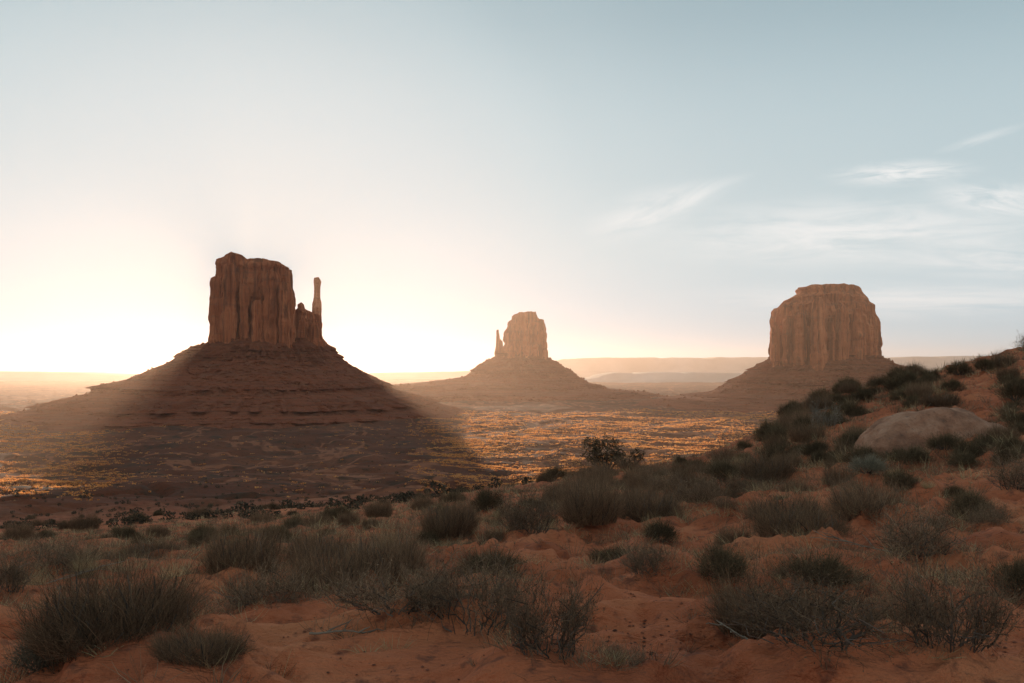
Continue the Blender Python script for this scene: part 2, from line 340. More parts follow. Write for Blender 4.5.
def height(x, y):
    x = np.asarray(x, float); y = np.asarray(y, float)
    z = base_height(x, y); r = np.hypot(x, y)
    near = 1 - sstep(r, 45, 120); far = sstep(r, 60, 320)
    # wind-drifted sand: hummocks, low scarps, ripples across the slope
    wx = x + 0.5 * fbm(x * 0.4, y * 0.4, 5.0, 2); wy = y + 0.5 * fbm(x * 0.4, y * 0.4, 9.0, 2)
    d = 0.17 * fbm(wx * 0.33, wy * 0.42, 1.5, 3) * sstep(r, 3, 9)
    rid = 1 - np.abs(pn(wx * 0.55 + 3, wy * 0.9 - 0.5 * wx, 2.2)) * 2
    d = d + 0.12 * np.clip(rid, 0, 1) ** 2 * sstep(r, 3, 7)
    rid2 = 1 - np.abs(pn(wx * 1.5, wy * 2.9 - 1.0 * wx, 7.2)) * 2
    d = d + 0.042 * np.clip(rid2, 0, 1) ** 2
    st = fbm(wx * 0.9, wy * 1.3, 11.0, 3); d = d + 0.06 * np.tanh(st * 9)
    d = d + 0.030 * fbm(wx * 2.6, wy * 3.4, 21.0, 3, 0.6) - 0.05 * sstep(pn(wx * 1.9 + 7, wy * 2.4, 31.0), 0.25, 0.6)
    z = z + d * near
    m = 5.5 * fbm(x / 160, y / 160, 3.0, 3) + 1.3 * fbm(x / 28, y / 28, 6.0, 4, 0.6)
    gul = np.abs(pn(x / 75, y / 40, 8.0)); m = m - 2.8 * np.exp(-(gul / 0.10) ** 2) * sstep(r, 180, 320) 
    z = z + far * m * (1 - 0.55 * sstep(r, 2500, 7000))
    z = z + sstep(r, 40, 100) * (1 - sstep(r, 250, 500)) * 0.45 * fbm(x / 9, y / 9, 4.0, 3)
    for (p, sx, sy, h) in HOLES + BUMPS:
        z = z + h * np.exp(-((x - p[0]) / sx) ** 2 - ((y - p[1]) / sy) ** 2)
    for (mx, my, mr, mh) in MOUNDS:
        dx = x - mx; dy = y - my
        z = z + mh * np.exp(-(dx * dx + dy * dy) / (mr * mr))
    return z
def hit(u, v, ymax=70.0):
    """first point of the bare slope on the sight line through (u, v)"""
    ys = np.exp(np.linspace(math.log(3.0), math.log(ymax), 1400))
    d = P(u, v, 1.0)
    zr = ys * d[2]; zt = base_height(ys * d[0], ys)
    k = np.nonzero(zr <= zt)[0]
    if len(k) == 0: # just over the crest: nearest approach
        k = [int(np.argmin((zr - zt) / ys))]
    y = ys[k[0]]
    return np.array([d[0] * y, y, 0.0]), y

# ------------------------------------------------------------------ ribbons: the raw stuff of plants
def ribbons(Pts, Wd, rg):
    """Pts (n,k,3), Wd (n,k): flat tapering strips"""
    n, k, _ = Pts.shape
    T = np.gradient(Pts, axis=1); T /= np.linalg.norm(T, axis=2)[..., None] + 1e-9
    q = rg.normal(size=(n, 1, 3)); S = np.cross(T, q); S /= np.linalg.norm(S, axis=2)[..., None] + 1e-9
    A = Pts - S * Wd[..., None] * 0.5; B = Pts + S * Wd[..., None] * 0.5
    V = np.stack([A, B], 2).reshape(n, 2 * k, 3)
    base = (np.arange(n) * 2 * k)[:, None]; j = np.arange(k - 1)[None] * 2
    Q = np.stack([base + j, base + j + 1, base + j + 3, base + j + 2], -1).reshape(-1, 4)
    return V.reshape(-1, 3), Q
def leaves(C, size, rg, aspect=0.5):
    n = len(C); a = rg.normal(size=(n, 3)); a /= np.linalg.norm(a, axis=1)[:, None]
    b = np.cross(a, rg.normal(size=(n, 3))); b /= np.linalg.norm(b, axis=1)[:, None] + 1e-9
    s = (size * rg.uniform(0.6, 1.4, n))[:, None]
    V = np.stack([C - a * s, C - b * s * aspect, C + a * s, C + b * s * aspect], 1).reshape(-1, 3)
    return V, np.arange(4 * n).reshape(-1, 4)
def cat(parts):
    V = []; Q = []; o = 0
    for v, q in parts:
        V.append(v); Q.append(q + o); o += len(v)
    return np.concatenate(V), np.concatenate(Q)
def curve_stems(rg, n, base_r, rad, h, k=5, flare=1.0, curl=0.25, hvar=(0.55, 1.0)):
    az = rg.uniform(0, 2 * np.pi, n); q = np.sqrt(rg.uniform(0, 1, n))
    hh = h * rg.uniform(*hvar, n) * (1 - 0.35 * q ** 2)
    t = np.linspace(0, 1, k)[None, :]
    r0 = base_r * np.sqrt(rg.uniform(0, 1, n))[:, None]
    rr = r0 + (rad * q)[:, None] * (t ** flare)
    a = az[:, None] + rg.normal(0, 0.25, (n, 1)) * t
    x = rr * np.cos(a); y = rr * np.sin(a); z = hh[:, None] * t
    wob = rg.normal(0, curl * 0.06, (n, k, 3)) * t[..., None]
    return np.stack([x, y, z], -1) * 1.0 + wob * np.array([1, 1, 0.4])
# every shrub kind is modelled 1 m wide; it is scaled where it grows
def broom(seed, n=2600, w=0.0042, h=0.66):
    rg = np.random.default_rng(seed)
    a = curve_stems(rg, n, 0.40, 0.16, h, 5, 1.2, 0.55, (0.35, 1.0)); a[:, :, 2] *= (1.08 - 1.7 * (a[:, :1, 0] ** 2 + a[:, :1, 1] ** 2)) * rg.uniform(0.75, 1.2, (n, 1)) * (0.85 + 0.45 * pn(a[:, :1, 0] * 5 + seed, a[:, :1, 1] * 5, 0.5))
    W = np.linspace(1.0, 0.35, 5)[None] * w * rg.uniform(0.6, 1.3, (n, 1))
    # forked tips
    m = n; src = rg.integers(0, n, m); tt = rg.integers(2, 4, m)
    p0 = a[src, tt]; d = a[src, 4] - a[src, 2]; d = d / (np.linalg.norm(d, axis=1)[:, None] + 1e-6)
    d = d + rg.normal(0, 0.32, (m, 3)); ln = rg.uniform(0.05, 0.16, (m, 1))
    f = np.stack([p0, p0 + d * ln * 0.5, p0 + d * ln + rg.normal(0, 0.01, (m, 3))], 1)
    WF = np.array([[0.8, 0.6, 0.35]]) * w * rg.uniform(0.5, 1.1, (m, 1))
    fol = cat([ribbons(a, W, rg), ribbons(f, WF, rg)])
    s = curve_stems(rg, 70, 0.36, 0.14, h * 0.75, 4, 0.9, 0.4)
    wood = ribbons(s, np.linspace(0.018, 0.007, 4)[None].repeat(70, 0), rg)
    return fol, wood
def twiggy(seed, mains=64, h=0.5, w=0.0045, leafy=2200, leaf=0.009):
    rg = np.random.default_rng(seed)
    a = curve_stems(rg, mains, 0.30, 0.26, h, 6, 1.0, 1.3, (0.3, 1.0))
    wood = ribbons(a, np.linspace(0.016, 0.006, 6)[None].repeat(mains, 0), rg)
    def sub(par, m, ln, spread, up, k=4):
        n, kk, _ = par.shape
        src = rg.integers(0, n, m); tt = rg.uniform(0.25, 1.0, m) * (kk - 1); i = np.minimum(tt.astype(int), kk - 2); f = (tt - i)[:, None]
        p0 = par[src, i] * (1 - f) + par[src, i + 1] * f
        d = par[src, i + 1] - par[src, i]; d = d / (np.linalg.norm(d, axis=1)[:, None] + 1e-6)
        d = d + rg.normal(0, spread, (m, 3)); d[:, 2] += up + 0.1; d /= np.linalg.norm(d, axis=1)[:, None]
        l = ln * rg.uniform(0.5, 1.4, (m, 1)); t = np.linspace(0, 1, k)
        return p0[:, None] + d[:, None] * (l[:, None] * t[None, :, None]) + rg.normal(0, 0.012, (m, k, 3)) * t[None, :, None]
    b = sub(a, mains * 9, 0.20, 0.55, 0.25); c = sub(b, mains * 34, 0.095, 0.7, 0.25, 3)
    parts = [ribbons(b, np.linspace(1.1, 0.6, 4)[None] * w * rg.uniform(0.6, 1.2, (len(b), 1)), rg),
             ribbons(c, np.linspace(0.8, 0.4, 3)[None] * w * rg.uniform(0.6, 1.2, (len(c), 1)), rg)]
    if leafy:
        src = rg.integers(0, len(c), leafy); C = c[src, rg.integers(1, 3, leafy)] + rg.normal(0, 0.008, (leafy, 3))
        parts.append(leaves(C, leaf, rg, 0.45))
    return cat(parts), wood
def sage(seed, n=6000, h=0.55, leaf=0.013):
    rg = np.random.default_rng(seed)
    k = 40; az = rg.uniform(0, 2 * np.pi, k); q = np.sqrt(rg.uniform(0, 1, k)) * 0.36
    cz = h * (0.10 + 0.58 * (1 - (q / 0.40) ** 2) * rg.uniform(0.35, 1.0, k))
    cs = np.stack([q * np.cos(az), q * np.sin(az), cz], -1); rad = rg.uniform(0.08, 0.17, k)
    src = rg.integers(0, k, n); d = rg.normal(size=(n, 3)); d /= np.linalg.norm(d, axis=1)[:, None]
    C = cs[src] + d * (rad[src] * rg.uniform(0.35, 1.1, n) )[:, None]; C[:, 2] = np.abs(C[:, 2])
    m = 1800; s2 = rg.integers(0, n, m); p0 = C[s2]; dd = p0 - np.array([0, 0, 0.02]); dd /= np.linalg.norm(dd, axis=1)[:, None]
    dd = dd + rg.normal(0, 0.35, (m, 3)); dd[:, 2] += 0.35; ln = rg.uniform(0.05, 0.13, (m, 1))
    tw = np.stack([p0, p0 + dd * ln * 0.5, p0 + dd * ln], 1)
    fol = cat([leaves(C, leaf, rg, 0.4), ribbons(tw, np.array([[1, 0.8, 0.4]]) * 0.0045 * np.ones((m, 1)), rg)])
    a = np.zeros((k, 4, 3)); t = np.linspace(0, 1, 4)
    st = np.stack([0.06 * np.cos(az), 0.06 * np.sin(az), 0 * az], -1)
    a = st[:, None] * (1 - t[None, :, None]) + cs[:, None] * t[None, :, None] + rg.normal(0, 0.015, (k, 4, 3))
    wood = ribbons(a, np.linspace(0.02, 0.008, 4)[None].repeat(k, 0), rg)
    return fol, wood
def grass(seed, n=650, h=0.75, w=0.0045, spread=0.42):
    rg = np.random.default_rng(seed)
    a = curve_stems(rg, n, 0.16, spread, h, 6, 1.5, 0.5, (0.35, 1.0))
    W = np.linspace(1.0, 0.25, 6)[None] * w * rg.uniform(0.5, 1.3, (n, 1))
    return ribbons(a, W, rg)
def low_shrub(seed, n=420, h=0.55):
    rg = np.random.default_rng(seed)
    az = rg.uniform(0, 2 * np.pi, 9); q = np.sqrt(rg.uniform(0, 1, 9)) * 0.33
    cs = np.stack([q * np.cos(az), q * np.sin(az), h * rg.uniform(0.3, 0.72, 9)], -1)
    src = rg.integers(0, 9, n); C = cs[src] + rg.normal(0, 0.085, (n, 3)); C[:, 2] = np.abs(C[:, 2])
    st = curve_stems(rg, 160, 0.2, 0.42, h, 3, 0.9, 0.4)
    return cat([leaves(C, 0.045, rg, 0.5), ribbons(st, np.array([[0.014, 0.010, 0.005]]).repeat(160, 0), rg)])

KINDS = {}
def kind(name, variants, mats, names):
    KINDS[name] = [(mesh_from(names[0], f[0], f[1], smooth=False, mat=mats[0]), mesh_from(names[1], wd[0], wd[1], smooth=False, mat=mats[1])) for f, wd in variants]
kind('broom', [broom(s) for s in (1, 2, 3, 4)], (M_broom, M_wood), ('stems', 'branches'))
kind('low_broom', [broom(s, 2300, 0.0042, 0.42) for s in (5, 6)], (M_broom, M_wood), ('stems', 'branches'))
kind('twiggy', [twiggy(s) for s in (21, 22, 23, 24)], (M_twig, M_wood), ('twigs', 'branches'))
kind('low_twiggy', [twiggy(s, 60, 0.26, 0.0045, 1200) for s in (25, 26)], (M_twig, M_wood), ('twigs', 'branches'))
kind('sage', [sage(s) for s in (31, 32, 33, 34)], (M_leaf, M_wood), ('foliage', 'branches'))
kind('grey_sage', [sage(s, 5200) for s in (35, 36)], (M_grey, M_wood), ('foliage', 'branches'))
kind('dead', [twiggy(s, 34, 0.75, 0.007, 0) for s in (27,)], (M_dead, M_dead), ('twigs', 'branches'))
HGT = {'broom': 0.62, 'low_broom': 0.42, 'twiggy': 0.55, 'low_twiggy': 0.33, 'sage': 0.58, 'grey_sage': 0.58, 'dead': 0.72}
GRASS = [mesh_from('blades', *grass(s), smooth=False, mat=M_grass) for s in (41, 42, 43)]
SMALL = [mesh_from('low_shrub', *low_shrub(s), smooth=False, mat=m) for s, m in ((51, M_leaf), (52, M_leaf), (53, M_broom), (54, M_broom), (55, M_twig))]
PARTS = {'broom': ('stems', 'branches'), 'low_broom': ('stems', 'branches'), 'twiggy': ('twigs', 'branches'), 'low_twiggy': ('twigs', 'branches'),
         'sage': ('foliage', 'branches'), 'grey_sage': ('foliage', 'branches'), 'dead': ('twigs', 'branches')}
NAMES = {'broom': 'broom_shrub', 'low_broom': 'broom_shrub', 'twiggy': 'twiggy_shrub', 'low_twiggy': 'twiggy_shrub', 'sage': 'sagebrush', 'grey_sage': 'sagebrush', 'dead': 'dead_shrub'}

# (u, row of the base, width px, height px, kind, label)
SHRUBS = [
 (112, 672, 150, 88, 'broom', 'broad upright brown broom shrub filling the lower left corner'),
 (42, 672, 66, 60, 'grey_sage', 'pale grey green sagebrush at the left foot of the broadest broom shrub'),
 (200, 690, 90, 40, 'low_broom', 'low dark shrub cut by the bottom edge right of the broadest broom shrub'),
 (243, 590, 78, 60, 'broom', 'upright brown broom shrub with a blond grass plume rising behind it'),
 (330, 608, 84, 66, 'broom', 'left half of the dense twin broom clump beside the bare sand gap'),
 (386, 602, 84, 62, 'broom', 'right half of the dense twin broom clump beside the bare sand gap'),
 (266, 626, 84, 42, 'low_twiggy', 'low dark spreading shrub in front of the shrub with the grass plume'),
 (318, 578, 80, 44, 'low_broom', 'low brown shrub right behind the dense twin broom clump'),
 (392, 655, 120, 40, 'low_twiggy', 'flat sprawl of dry grey twigs in front of the dense twin broom clump'),
 (492, 596, 88, 38, 'sage', 'dark leafy sagebrush left of the rippled open sand'),
 (474, 660, 112, 78, 'twiggy', 'large tangled grey twig shrub at the bottom beside the open sand'),
 (548, 692, 92, 84, 'twiggy', 'tall tangled twig shrub on the bottom edge left of the open sand'),
 (622, 694, 50, 22, 'low_twiggy', 'small tuft of twigs cut by the bottom edge on open sand'),
 (646, 606, 46, 38, 'twiggy', 'small lone open shrub in the middle of the rippled sand'),
 (616, 572, 64, 26, 'sage', 'low dark sagebrush on the crest of the small sand drift'),
 (660, 557, 46, 28, 'sage', 'low dark sagebrush with blond grass at its left side on the drift'),
 (590, 546, 62, 54, 'broom', 'tall grey brown broom shrub standing over the sand drift'),
 (648, 530, 64, 42, 'broom', 'grey brown broom shrub right behind the grass on the drift'),
 (530, 548, 52, 52, 'twiggy', 'twig shrub with blond stems beside the hollow in the sand'),
 (450, 546, 62, 42, 'broom', 'brown broom shrub with pale grass along its foot left of the hollow'),
 (488, 520, 40, 28, 'sage', 'dark round sagebrush behind the hollow in the sand'),
 (969, 532, 66, 44, 'sage', 'dark round sagebrush alone on bare red sand at the right edge'),
 (901, 501, 42, 30, 'sage', 'dark low sagebrush with pale straws below the big boulder'),
 (868, 489, 44, 24, 'grey_sage', 'yellowish green low shrub just below the nose of the big boulder'),
 (1018, 497, 54, 40, 'twiggy', 'reddish brown shrub on the right edge above the lone round sagebrush'),
 (862, 473, 46, 26, 'sage', 'dark shrub hiding the lower left end of the big boulder'),
 (946, 463, 44, 22, 'sage', 'dark shrub in front of the middle of the big boulder'),
 (990, 457, 44, 20, 'sage', 'dark shrub in front of the right end of the big boulder'),
 (868, 540, 92, 46, 'low_broom', 'wide brown broom shrub left of the lone round sagebrush'),
 (914, 570, 92, 58, 'twiggy', 'grey twig shrub with pale straight sticks poking from its left side'),
 (722, 606, 66, 44, 'sage', 'dark sagebrush right of the small lone open shrub'),
 (818, 602, 92, 46, 'sage', 'wide dark sagebrush in the middle of the right foreground'),
 (768, 656, 112, 64, 'low_broom', 'wide reddish brown shrub rooted on a sand ledge at the lower right'),
 (818, 694, 140, 66, 'twiggy', 'wide grey twig shrub along the bottom edge at the lower right'),
 (952, 684, 120, 92, 'twiggy', 'large pale twig shrub in the lower right corner'),
 (1018, 604, 58, 46, 'sage', 'dark sagebrush on the right edge below the lone round sagebrush'),
 (905, 642, 88, 52, 'low_broom', 'dark brown shrub between the lower right twig shrubs'),
 (734, 562, 36, 28, 'broom', 'narrow reddish shrub beside the pale sand ledge'),
 (800, 558, 92, 42, 'broom', 'brown broom shrub behind the wide dark sagebrush'),
 (786, 522, 92, 38, 'low_broom', 'long low brown shrub on the slope left of the wide broom shrub'),
 (771, 446, 44, 27, 'sage', 'dark sagebrush on the skyline edge above the lit valley floor'),
 (744, 451, 26, 16, 'sage', 'small dark sagebrush left of the one on the skyline edge'),
 (790, 421, 30, 22, 'sage', 'dark sagebrush where the slope meets the foot of the broad butte'),
 (818, 419, 32, 22, 'broom', 'brown bush on the slope crest under the broad butte'),
 (864, 406, 30, 18, 'sage', 'dark compact sagebrush on the crest just above the boulder nose'),
 (841, 417, 28, 20, 'sage', 'dark sagebrush behind the bleached dead shrub'),
 (826, 436, 32, 27, 'dead', 'bleached dead shrub with bare white twigs on the upper slope'),
 (804, 440, 30, 20, 'sage', 'dark sagebrush left of the bleached dead shrub'),
 (857, 452, 32, 28, 'sage', 'dark sagebrush leaning against the upper left of the big boulder'),
 (816, 461, 30, 22, 'sage', 'dark sagebrush below the bleached dead shrub'),
 (768, 484, 56, 30, 'broom', 'brown broom shrub below the skyline sagebrush'),
 (842, 485, 40, 34, 'broom', 'dark brown shrub left of the yellowish green low shrub'),
 (960, 381, 31, 19, 'sage', 'round sagebrush on the skyline at the head of the red sand chute'),
 (984, 379, 22, 18, 'sage', 'sagebrush on the skyline right of the one above the sand chute'),
 (1003, 373, 26, 18, 'broom', 'brown bush on the skyline near the right edge'),
 (1016, 402, 32, 30, 'sage', 'large dark sagebrush at the right side of the red sand chute'),
 (930, 384, 24, 17, 'sage', 'dark bush on the skyline left of the red sand chute'),
 (952, 396, 32, 16, 'sage', 'low dark sagebrush below the skyline one at the sand chute'),
 (908, 386, 22, 14, 'sage', 'small dark bush on the skyline over the right foot of the broad butte'),
 (940, 411, 42, 18, 'broom', 'low brown shrub right behind the top of the big boulder'),
 (1034, 356, 30, 20, 'twiggy', 'thin twig bush topping the slope at the right edge'),
 (905, 404, 34, 18, 'sage', 'dark low shrub left behind the big boulder'),
 (60, 590, 74, 44, 'twiggy', 'dry blond twig shrub at the left side behind the broadest broom shrub'),
 (100, 575, 60, 26, 'low_broom', 'low brown shrub behind the fallen pale stick at the left'),
 (8, 612, 60, 46, 'twiggy', 'dark shrub with blond stems on the left edge'),
 (150, 574, 76, 26, 'low_broom', 'low grey brown shrub just in front of the pale stone'),
 (696, 505, 56, 32, 'broom', 'brown broom shrub above the curved bare sand patch'),
 (724, 490, 50, 28, 'sage', 'dark sagebrush above the right end of the curved sand patch'),
 (560, 510, 40, 30, 'broom', 'brown broom shrub behind the tall grey brown one'),
]
GRASSES = [
 (278, 572, 36, 44, 'blond grass plume behind the upright broom shrub'),
 (176, 592, 44, 24, 'short bright blond grass clump behind the broadest broom shrub'),
 (388, 556, 30, 28, 'blond grass tuft behind the dense twin broom clump'),
 (455, 550, 36, 18, 'pale grass fringe at the foot of the broom shrub by the hollow'),
 (496, 528, 10, 12, 'tiny pale grass sprig at the rim of the hollow'),
 (652, 553, 24, 34, 'blond grass tuft on the crest of the sand drift'),
 (672, 553, 14, 16, 'small blond grass sprig at the right end of the sand drift'),
 (966, 463, 15, 17, 'upright straw coloured grass tuft below the big boulder'),
 (989, 456, 12, 12, 'small straw tuft right of the upright one below the boulder'),
 (30, 600, 44, 40, 'blond grass tuft at the left edge'),
 (85, 592, 34, 34, 'loose blond grass beside the fallen pale stick'),
 (650, 484, 30, 12, 'pale grass streak on the slope right of the juniper'),
 (810, 400, 14, 10, 'small pale grass tuft on the slope crest'),
 (905, 397, 10, 12, 'small pale grass tuft left behind the boulder'),
 (700, 472, 26, 14, 'pale grass tuft between dark bushes below the lit valley'),
 (742, 470, 24, 14, 'pale grass tuft left of the broom shrub on the slope'),
 (893, 486, 18, 14, 'pale grass straws left of the low dark sagebrush'),
 (548, 535, 20, 30, 'pale grass stems growing inside the twig shrub by the hollow'),
 (928, 500, 18, 12, 'pale grass straws at the upper left of the lone round sagebrush'),
]
rs = np.random.default_rng(77)
placed = []
def put(u, v):
    p, y = hit(u, v); return p, y
plan = []
for (u, v, wp, hp, k, lab) in SHRUBS:
    p, y = put(u, v); Wm = wp * y / F; Hm = hp * y / F
    plan.append(('shrub', p, Wm, Hm, k, lab, None)); placed.append((p[0], p[1], Wm * 0.5))
    MOUNDS.append((p[0], p[1] + 0.1 * Wm, Wm * 0.62, min(0.13 * Wm, 0.16)))
for (u, v, wp, hp, lab) in GRASSES:
    p, y = put(u, v); plan.append(('grass', p, wp * y / F, hp * y / F, None, lab, None))
# smaller shrubs filling the slope, sown by zone: (count, u range, row range, size range px, group, label, category)
ZONES = [
 (100, (0, 560), (493, 560), (13, 30), 'dark scrub at the foot of the slope', 'small dark shrub in the dense scrub at the foot of the near slope'),
 (48, (540, 800), (462, 520), (20, 40), 'shrubs on the middle of the slope', 'small brown shrub among others on the slope below the juniper'),
 (60, (770, 1024), (372, 470), (22, 38), 'shrubs on the upper slope', 'small dark shrub among others on the upper slope around the boulder'),
 (16, (700, 1024), (480, 560), (18, 34), 'small shrubs on the right foreground sand', 'small shrub between the larger ones on the right foreground sand'),
]
for zi, (cnt, ur, vr, sr, grp, lab) in enumerate(ZONES):
    got = 0; tries = 0
    while got < cnt and tries < 6000:
        tries += 1
        u = rs.uniform(*ur); v = rs.uniform(*vr)
        if zi == 0 and (v < 512 - 0.045 * u + 4 and rs.random() < 0.75): continue
        if zi == 0 and v > 545 and 130 > u: continue
        if zi == 2 and v < 398 - (u - 800) * 0.19: continue
        if zi == 2 and (945 < u < 1005 and 378 < v < 412): continue
        if zi == 2 and (858 < u < 1000 and 408 < v < 462): continue
        if zi == 3 and (920 < u < 1000 and 440 < v < 500): continue
        p, y = hit(u, v, 260.0 if zi == 0 else 62.0); Wm = rs.uniform(*sr) * (0.8 + 0.5 * (v - vr[0]) / (vr[1] - vr[0])) * y / F
        if Wm > 2.2: Wm = rs.uniform(1.3, 2.2)
        if Wm < 0.35: continue
        if any((p[0] - a) ** 2 + (p[1] - b) ** 2 < (0.75 * (c + Wm * 0.5)) ** 2 for a, b, c in placed): continue
        placed.append((p[0], p[1], Wm * 0.5)); got += 1
        plan.append(('small', p, Wm, Wm * rs.uniform(0.5, 0.75), zi, lab, grp))

# ------------------------------------------------------------------ the ground sheet
az = np.concatenate([np.linspace(-180, -40, 60, endpoint=False), np.linspace(-40, -29, 40, endpoint=False), np.linspace(-29, 29, 620, endpoint=False),
                     np.linspace(29, 40, 40, endpoint=False), np.linspace(40, 180, 60, endpoint=False)])
rr = [1.2]
while rr[-1] < 13500:
    r_ = rr[-1]; rr.append(r_ * (1.0065 if r_ < 70 else 1.012 if r_ < 2600 else 1.045))
rr = np.array(rr); A_, R_ = np.meshgrid(np.radians(az), rr)
gx = R_ * np.sin(A_); gy = R_ * np.cos(A_)
gz = np.concatenate([height(gx[i:i + 100], gy[i:i + 100]) for i in range(0, len(rr), 100)])
V = np.stack([gx, gy, gz], -1).reshape(-1, 3)
na = len(az); c0 = len(V); V = np.concatenate([V, [[0, 0, float(height(0.0, 0.01))]]])
tri = np.stack([np.full(na, c0), np.arange(na), (np.arange(na) + 1) % na], -1)
ground = link("ground", mesh_from("ground", V, grid_quads(len(rr), na, True)[:, ::-1], tri[:, [0, 2, 1]], True, M_sand))
tag(ground, 'red sand slope running down to a wide desert valley floor', 'ground', kind='structure')
del V, gx, gy, gz, A_, R_

# ------------------------------------------------------------------ the three buttes
def shell(u_c, y_c, left, right, top, depth, vbase, seed, n=3.2, ns=420, nt_=110, amp=(7, 3.0, 1.0), k=(0.02, 0.07, 0.22), px=None, ridge=0.0, dome=0.0):
    """a stand of cliff: left / right: [(row, u)], top: [(u, row)], seen at depth y_c; plan is a rounded block `depth` metres deep"""
    yf = y_c - 0.42 * depth; S = yf / F
    zl = np.array([zv(v, yf) for v, _ in left]); ul = np.array([u for _, u in left], float)
    zr_ = np.array([zv(v, yf) for v, _ in right]); ur = np.array([u for _, u in right], float)
    o = np.argsort(zl); zl, ul = zl[o], ul[o]; o = np.argsort(zr_); zr_, ur = zr_[o], ur[o]
    tu = np.array([u for u, _ in top], float); tz = np.array([zv(v, yf) for _, v in top])
    zb = zv(vbase, yf)
    th = np.linspace(0, 2 * np.pi, ns, endpoint=False)
    cx_ = np.sign(np.cos(th)) * np.abs(np.cos(th)) ** (2 / n); sy_ = np.sign(np.sin(th)) * np.abs(np.sin(th)) ** (2 / n)
    t = np.linspace(0, 1, nt_)[:, None]
    z = zb + t * (tz.max() - zb) * np.ones((1, ns))
    per = np.cumsum(np.hypot(np.diff(cx_, append=cx_[0]) * (ur.mean() - ul.mean()) * 0.5 * S, np.diff(sy_, append=sy_[0]) * depth * 0.5))[None] + 0 * z
    hsh = lambda q, w: (np.sin(q * 12.9898 + w * 78.233) * 43758.5453) % 1.0
    cw = amp[0] * 2.0
    c1 = np.floor(per / cw + 0.9 * pn(per / cw * 0.7, z * 0.006, seed * 3.1) + 0.12 * pn(per * 0.1, z * 0.05, seed))
    c2 = np.floor(per / (cw * 0.36) + 0.9 * pn(per / cw, z * 0.012, seed * 5.1) + 0.15 * pn(per * 0.2, z * 0.09, seed))
    o1 = hsh(c1, seed) - 0.5; o2 = hsh(c2, seed + 3) - 0.5
    for it in range(3):
        lu = np.interp(z, zl, ul); ru = np.interp(z, zr_, ur)
        uu = 0.5 * (lu + ru) + 0.5 * (ru - lu) * cx_[None]
        zt = np.interp(uu[-1:], tu, tz) - (0.32 * amp[0] * hsh(c1[-1:], seed + 1) + 0.2 * amp[0] * hsh(c2[-1:], seed + 2)) * np.abs(sy_)[None]
        z = zb + t * (zt - zb)
    hw = 0.5 * (ru - lu) * S
    um = 0.5 * (ul.mean() + ur.mean()); phi = math.atan((um - U0) / F); cph, sph = math.cos(phi), math.sin(phi)
    x = (uu - um) * S * cph; y = sy_[None] * depth * 0.5 * (hw / hw[0].max())
    # outward normal in plan
    nx = cx_ / (hw[0].mean()); ny = sy_ / (depth * 0.5); q = np.hypot(nx, ny) + 1e-9; nx, ny = nx / q, ny / q
    sd = seed * 13.7
    f1 = pn(x * k[0] + sd, y * k[0], z * k[0] * 0.35); f2 = pn(x * k[1] + sd, y * k[1], z * k[1] * 0.30); f3 = fbm(x * k[2] + sd, y * k[2], z * k[2] * 0.7, 3)
    scar = np.tanh(8 * (pn(x * k[1] * 0.8 + 31 + sd, y * k[1] * 0.8, z * k[1] * 0.55) - 0.15))
    d = amp[0] * f1 + amp[1] * (1 - 2.2 * np.abs(f2)) + amp[2] * f3 - amp[1] * 0.9 * scar
    crack = np.exp(-(np.abs(pn(x * k[1] * 1.7 + 9 + sd, y * k[1] * 1.7, z * 0.004)) / 0.06) ** 2); d = d - amp[1] * 1.3 * crack
    lay = pn(sd, 4.5, z * 0.11); d = d + amp[2] * 0.9 * np.tanh(3 * lay)
    d = d * 0.55 + amp[0] * 1.25 * o1 + amp[1] * 1.5 * o2
    led = np.floor(z / (amp[0] * 1.9) + 0.5 * pn(per * 0.02, sd, 0.0)); d = d + amp[2] * 1.1 * (hsh(led + 0 * per, seed + 9) - 0.5) - amp[2] * 1.4 * sstep(t, 0.3, 1.0)
    d = d - amp[0] * 0.2
    d = d * 1.35 * (0.04 + 0.96 * np.abs(sy_)[None] ** 1.5)          # keep the outline as seen
    d = d + (1 - np.abs(sy_)[None]) * amp[2] * (0.9 * pn(sd, np.sign(cx_)[None] * 3.3, z * 0.09) + 0.9 * np.tanh(4 * pn(sd + 5, np.sign(cx_)[None] * 7.3, z * 0.05)))
    d = d - amp[2] * 1.2 * sstep(t, 0.95, 1.0) - amp[2] * 1.6 * np.tanh(6 * pn(sd + 2, per * 0.004, z * 0.035))
    x = x + nx[None] * d; y = y + ny[None] * d
    rings = [np.stack([x, y, z], -1)]
    xc = x[-1].mean(); yc2 = y[-1].mean()
    turn = lambda a: np.stack([(um - U0) / F * y_c + a[..., 0] * cph + a[..., 1] * sph, y_c - a[..., 0] * sph + a[..., 1] * cph, a[..., 2]], -1)
    for s in (0.94, 0.85, 0.7, 0.5, 0.3, 0.12):
        x2 = xc + (x[-1] - xc) * s; y2 = yc2 + (y[-1] - yc2) * s
        z2 = np.interp(um + x2 / S / cph, tu, tz) + (0.9 * fbm(x2 * 0.06, y2 * 0.06, sd, 4) + 0.7 * np.tanh(5 * pn(x2 * 0.05, sd, 3.0))) * S / 1.8 + dome * (1 - s)
        rings.append(np.stack([x2, y2, z2], -1)[None])
    Vv = np.concatenate(rings); nr = Vv.shape[0]; Vv = Vv.reshape(-1, 3)
    c = len(Vv); Vv = turn(np.concatenate([Vv, [[xc, yc2, Vv[-ns:, 2].mean()]]]))
    j = np.arange(ns); tr = np.stack([(nr - 1) * ns + j, (nr - 1) * ns + (j + 1) % ns, np.full(ns, c)], -1)
    return Vv, grid_quads(nr, ns, True), tr
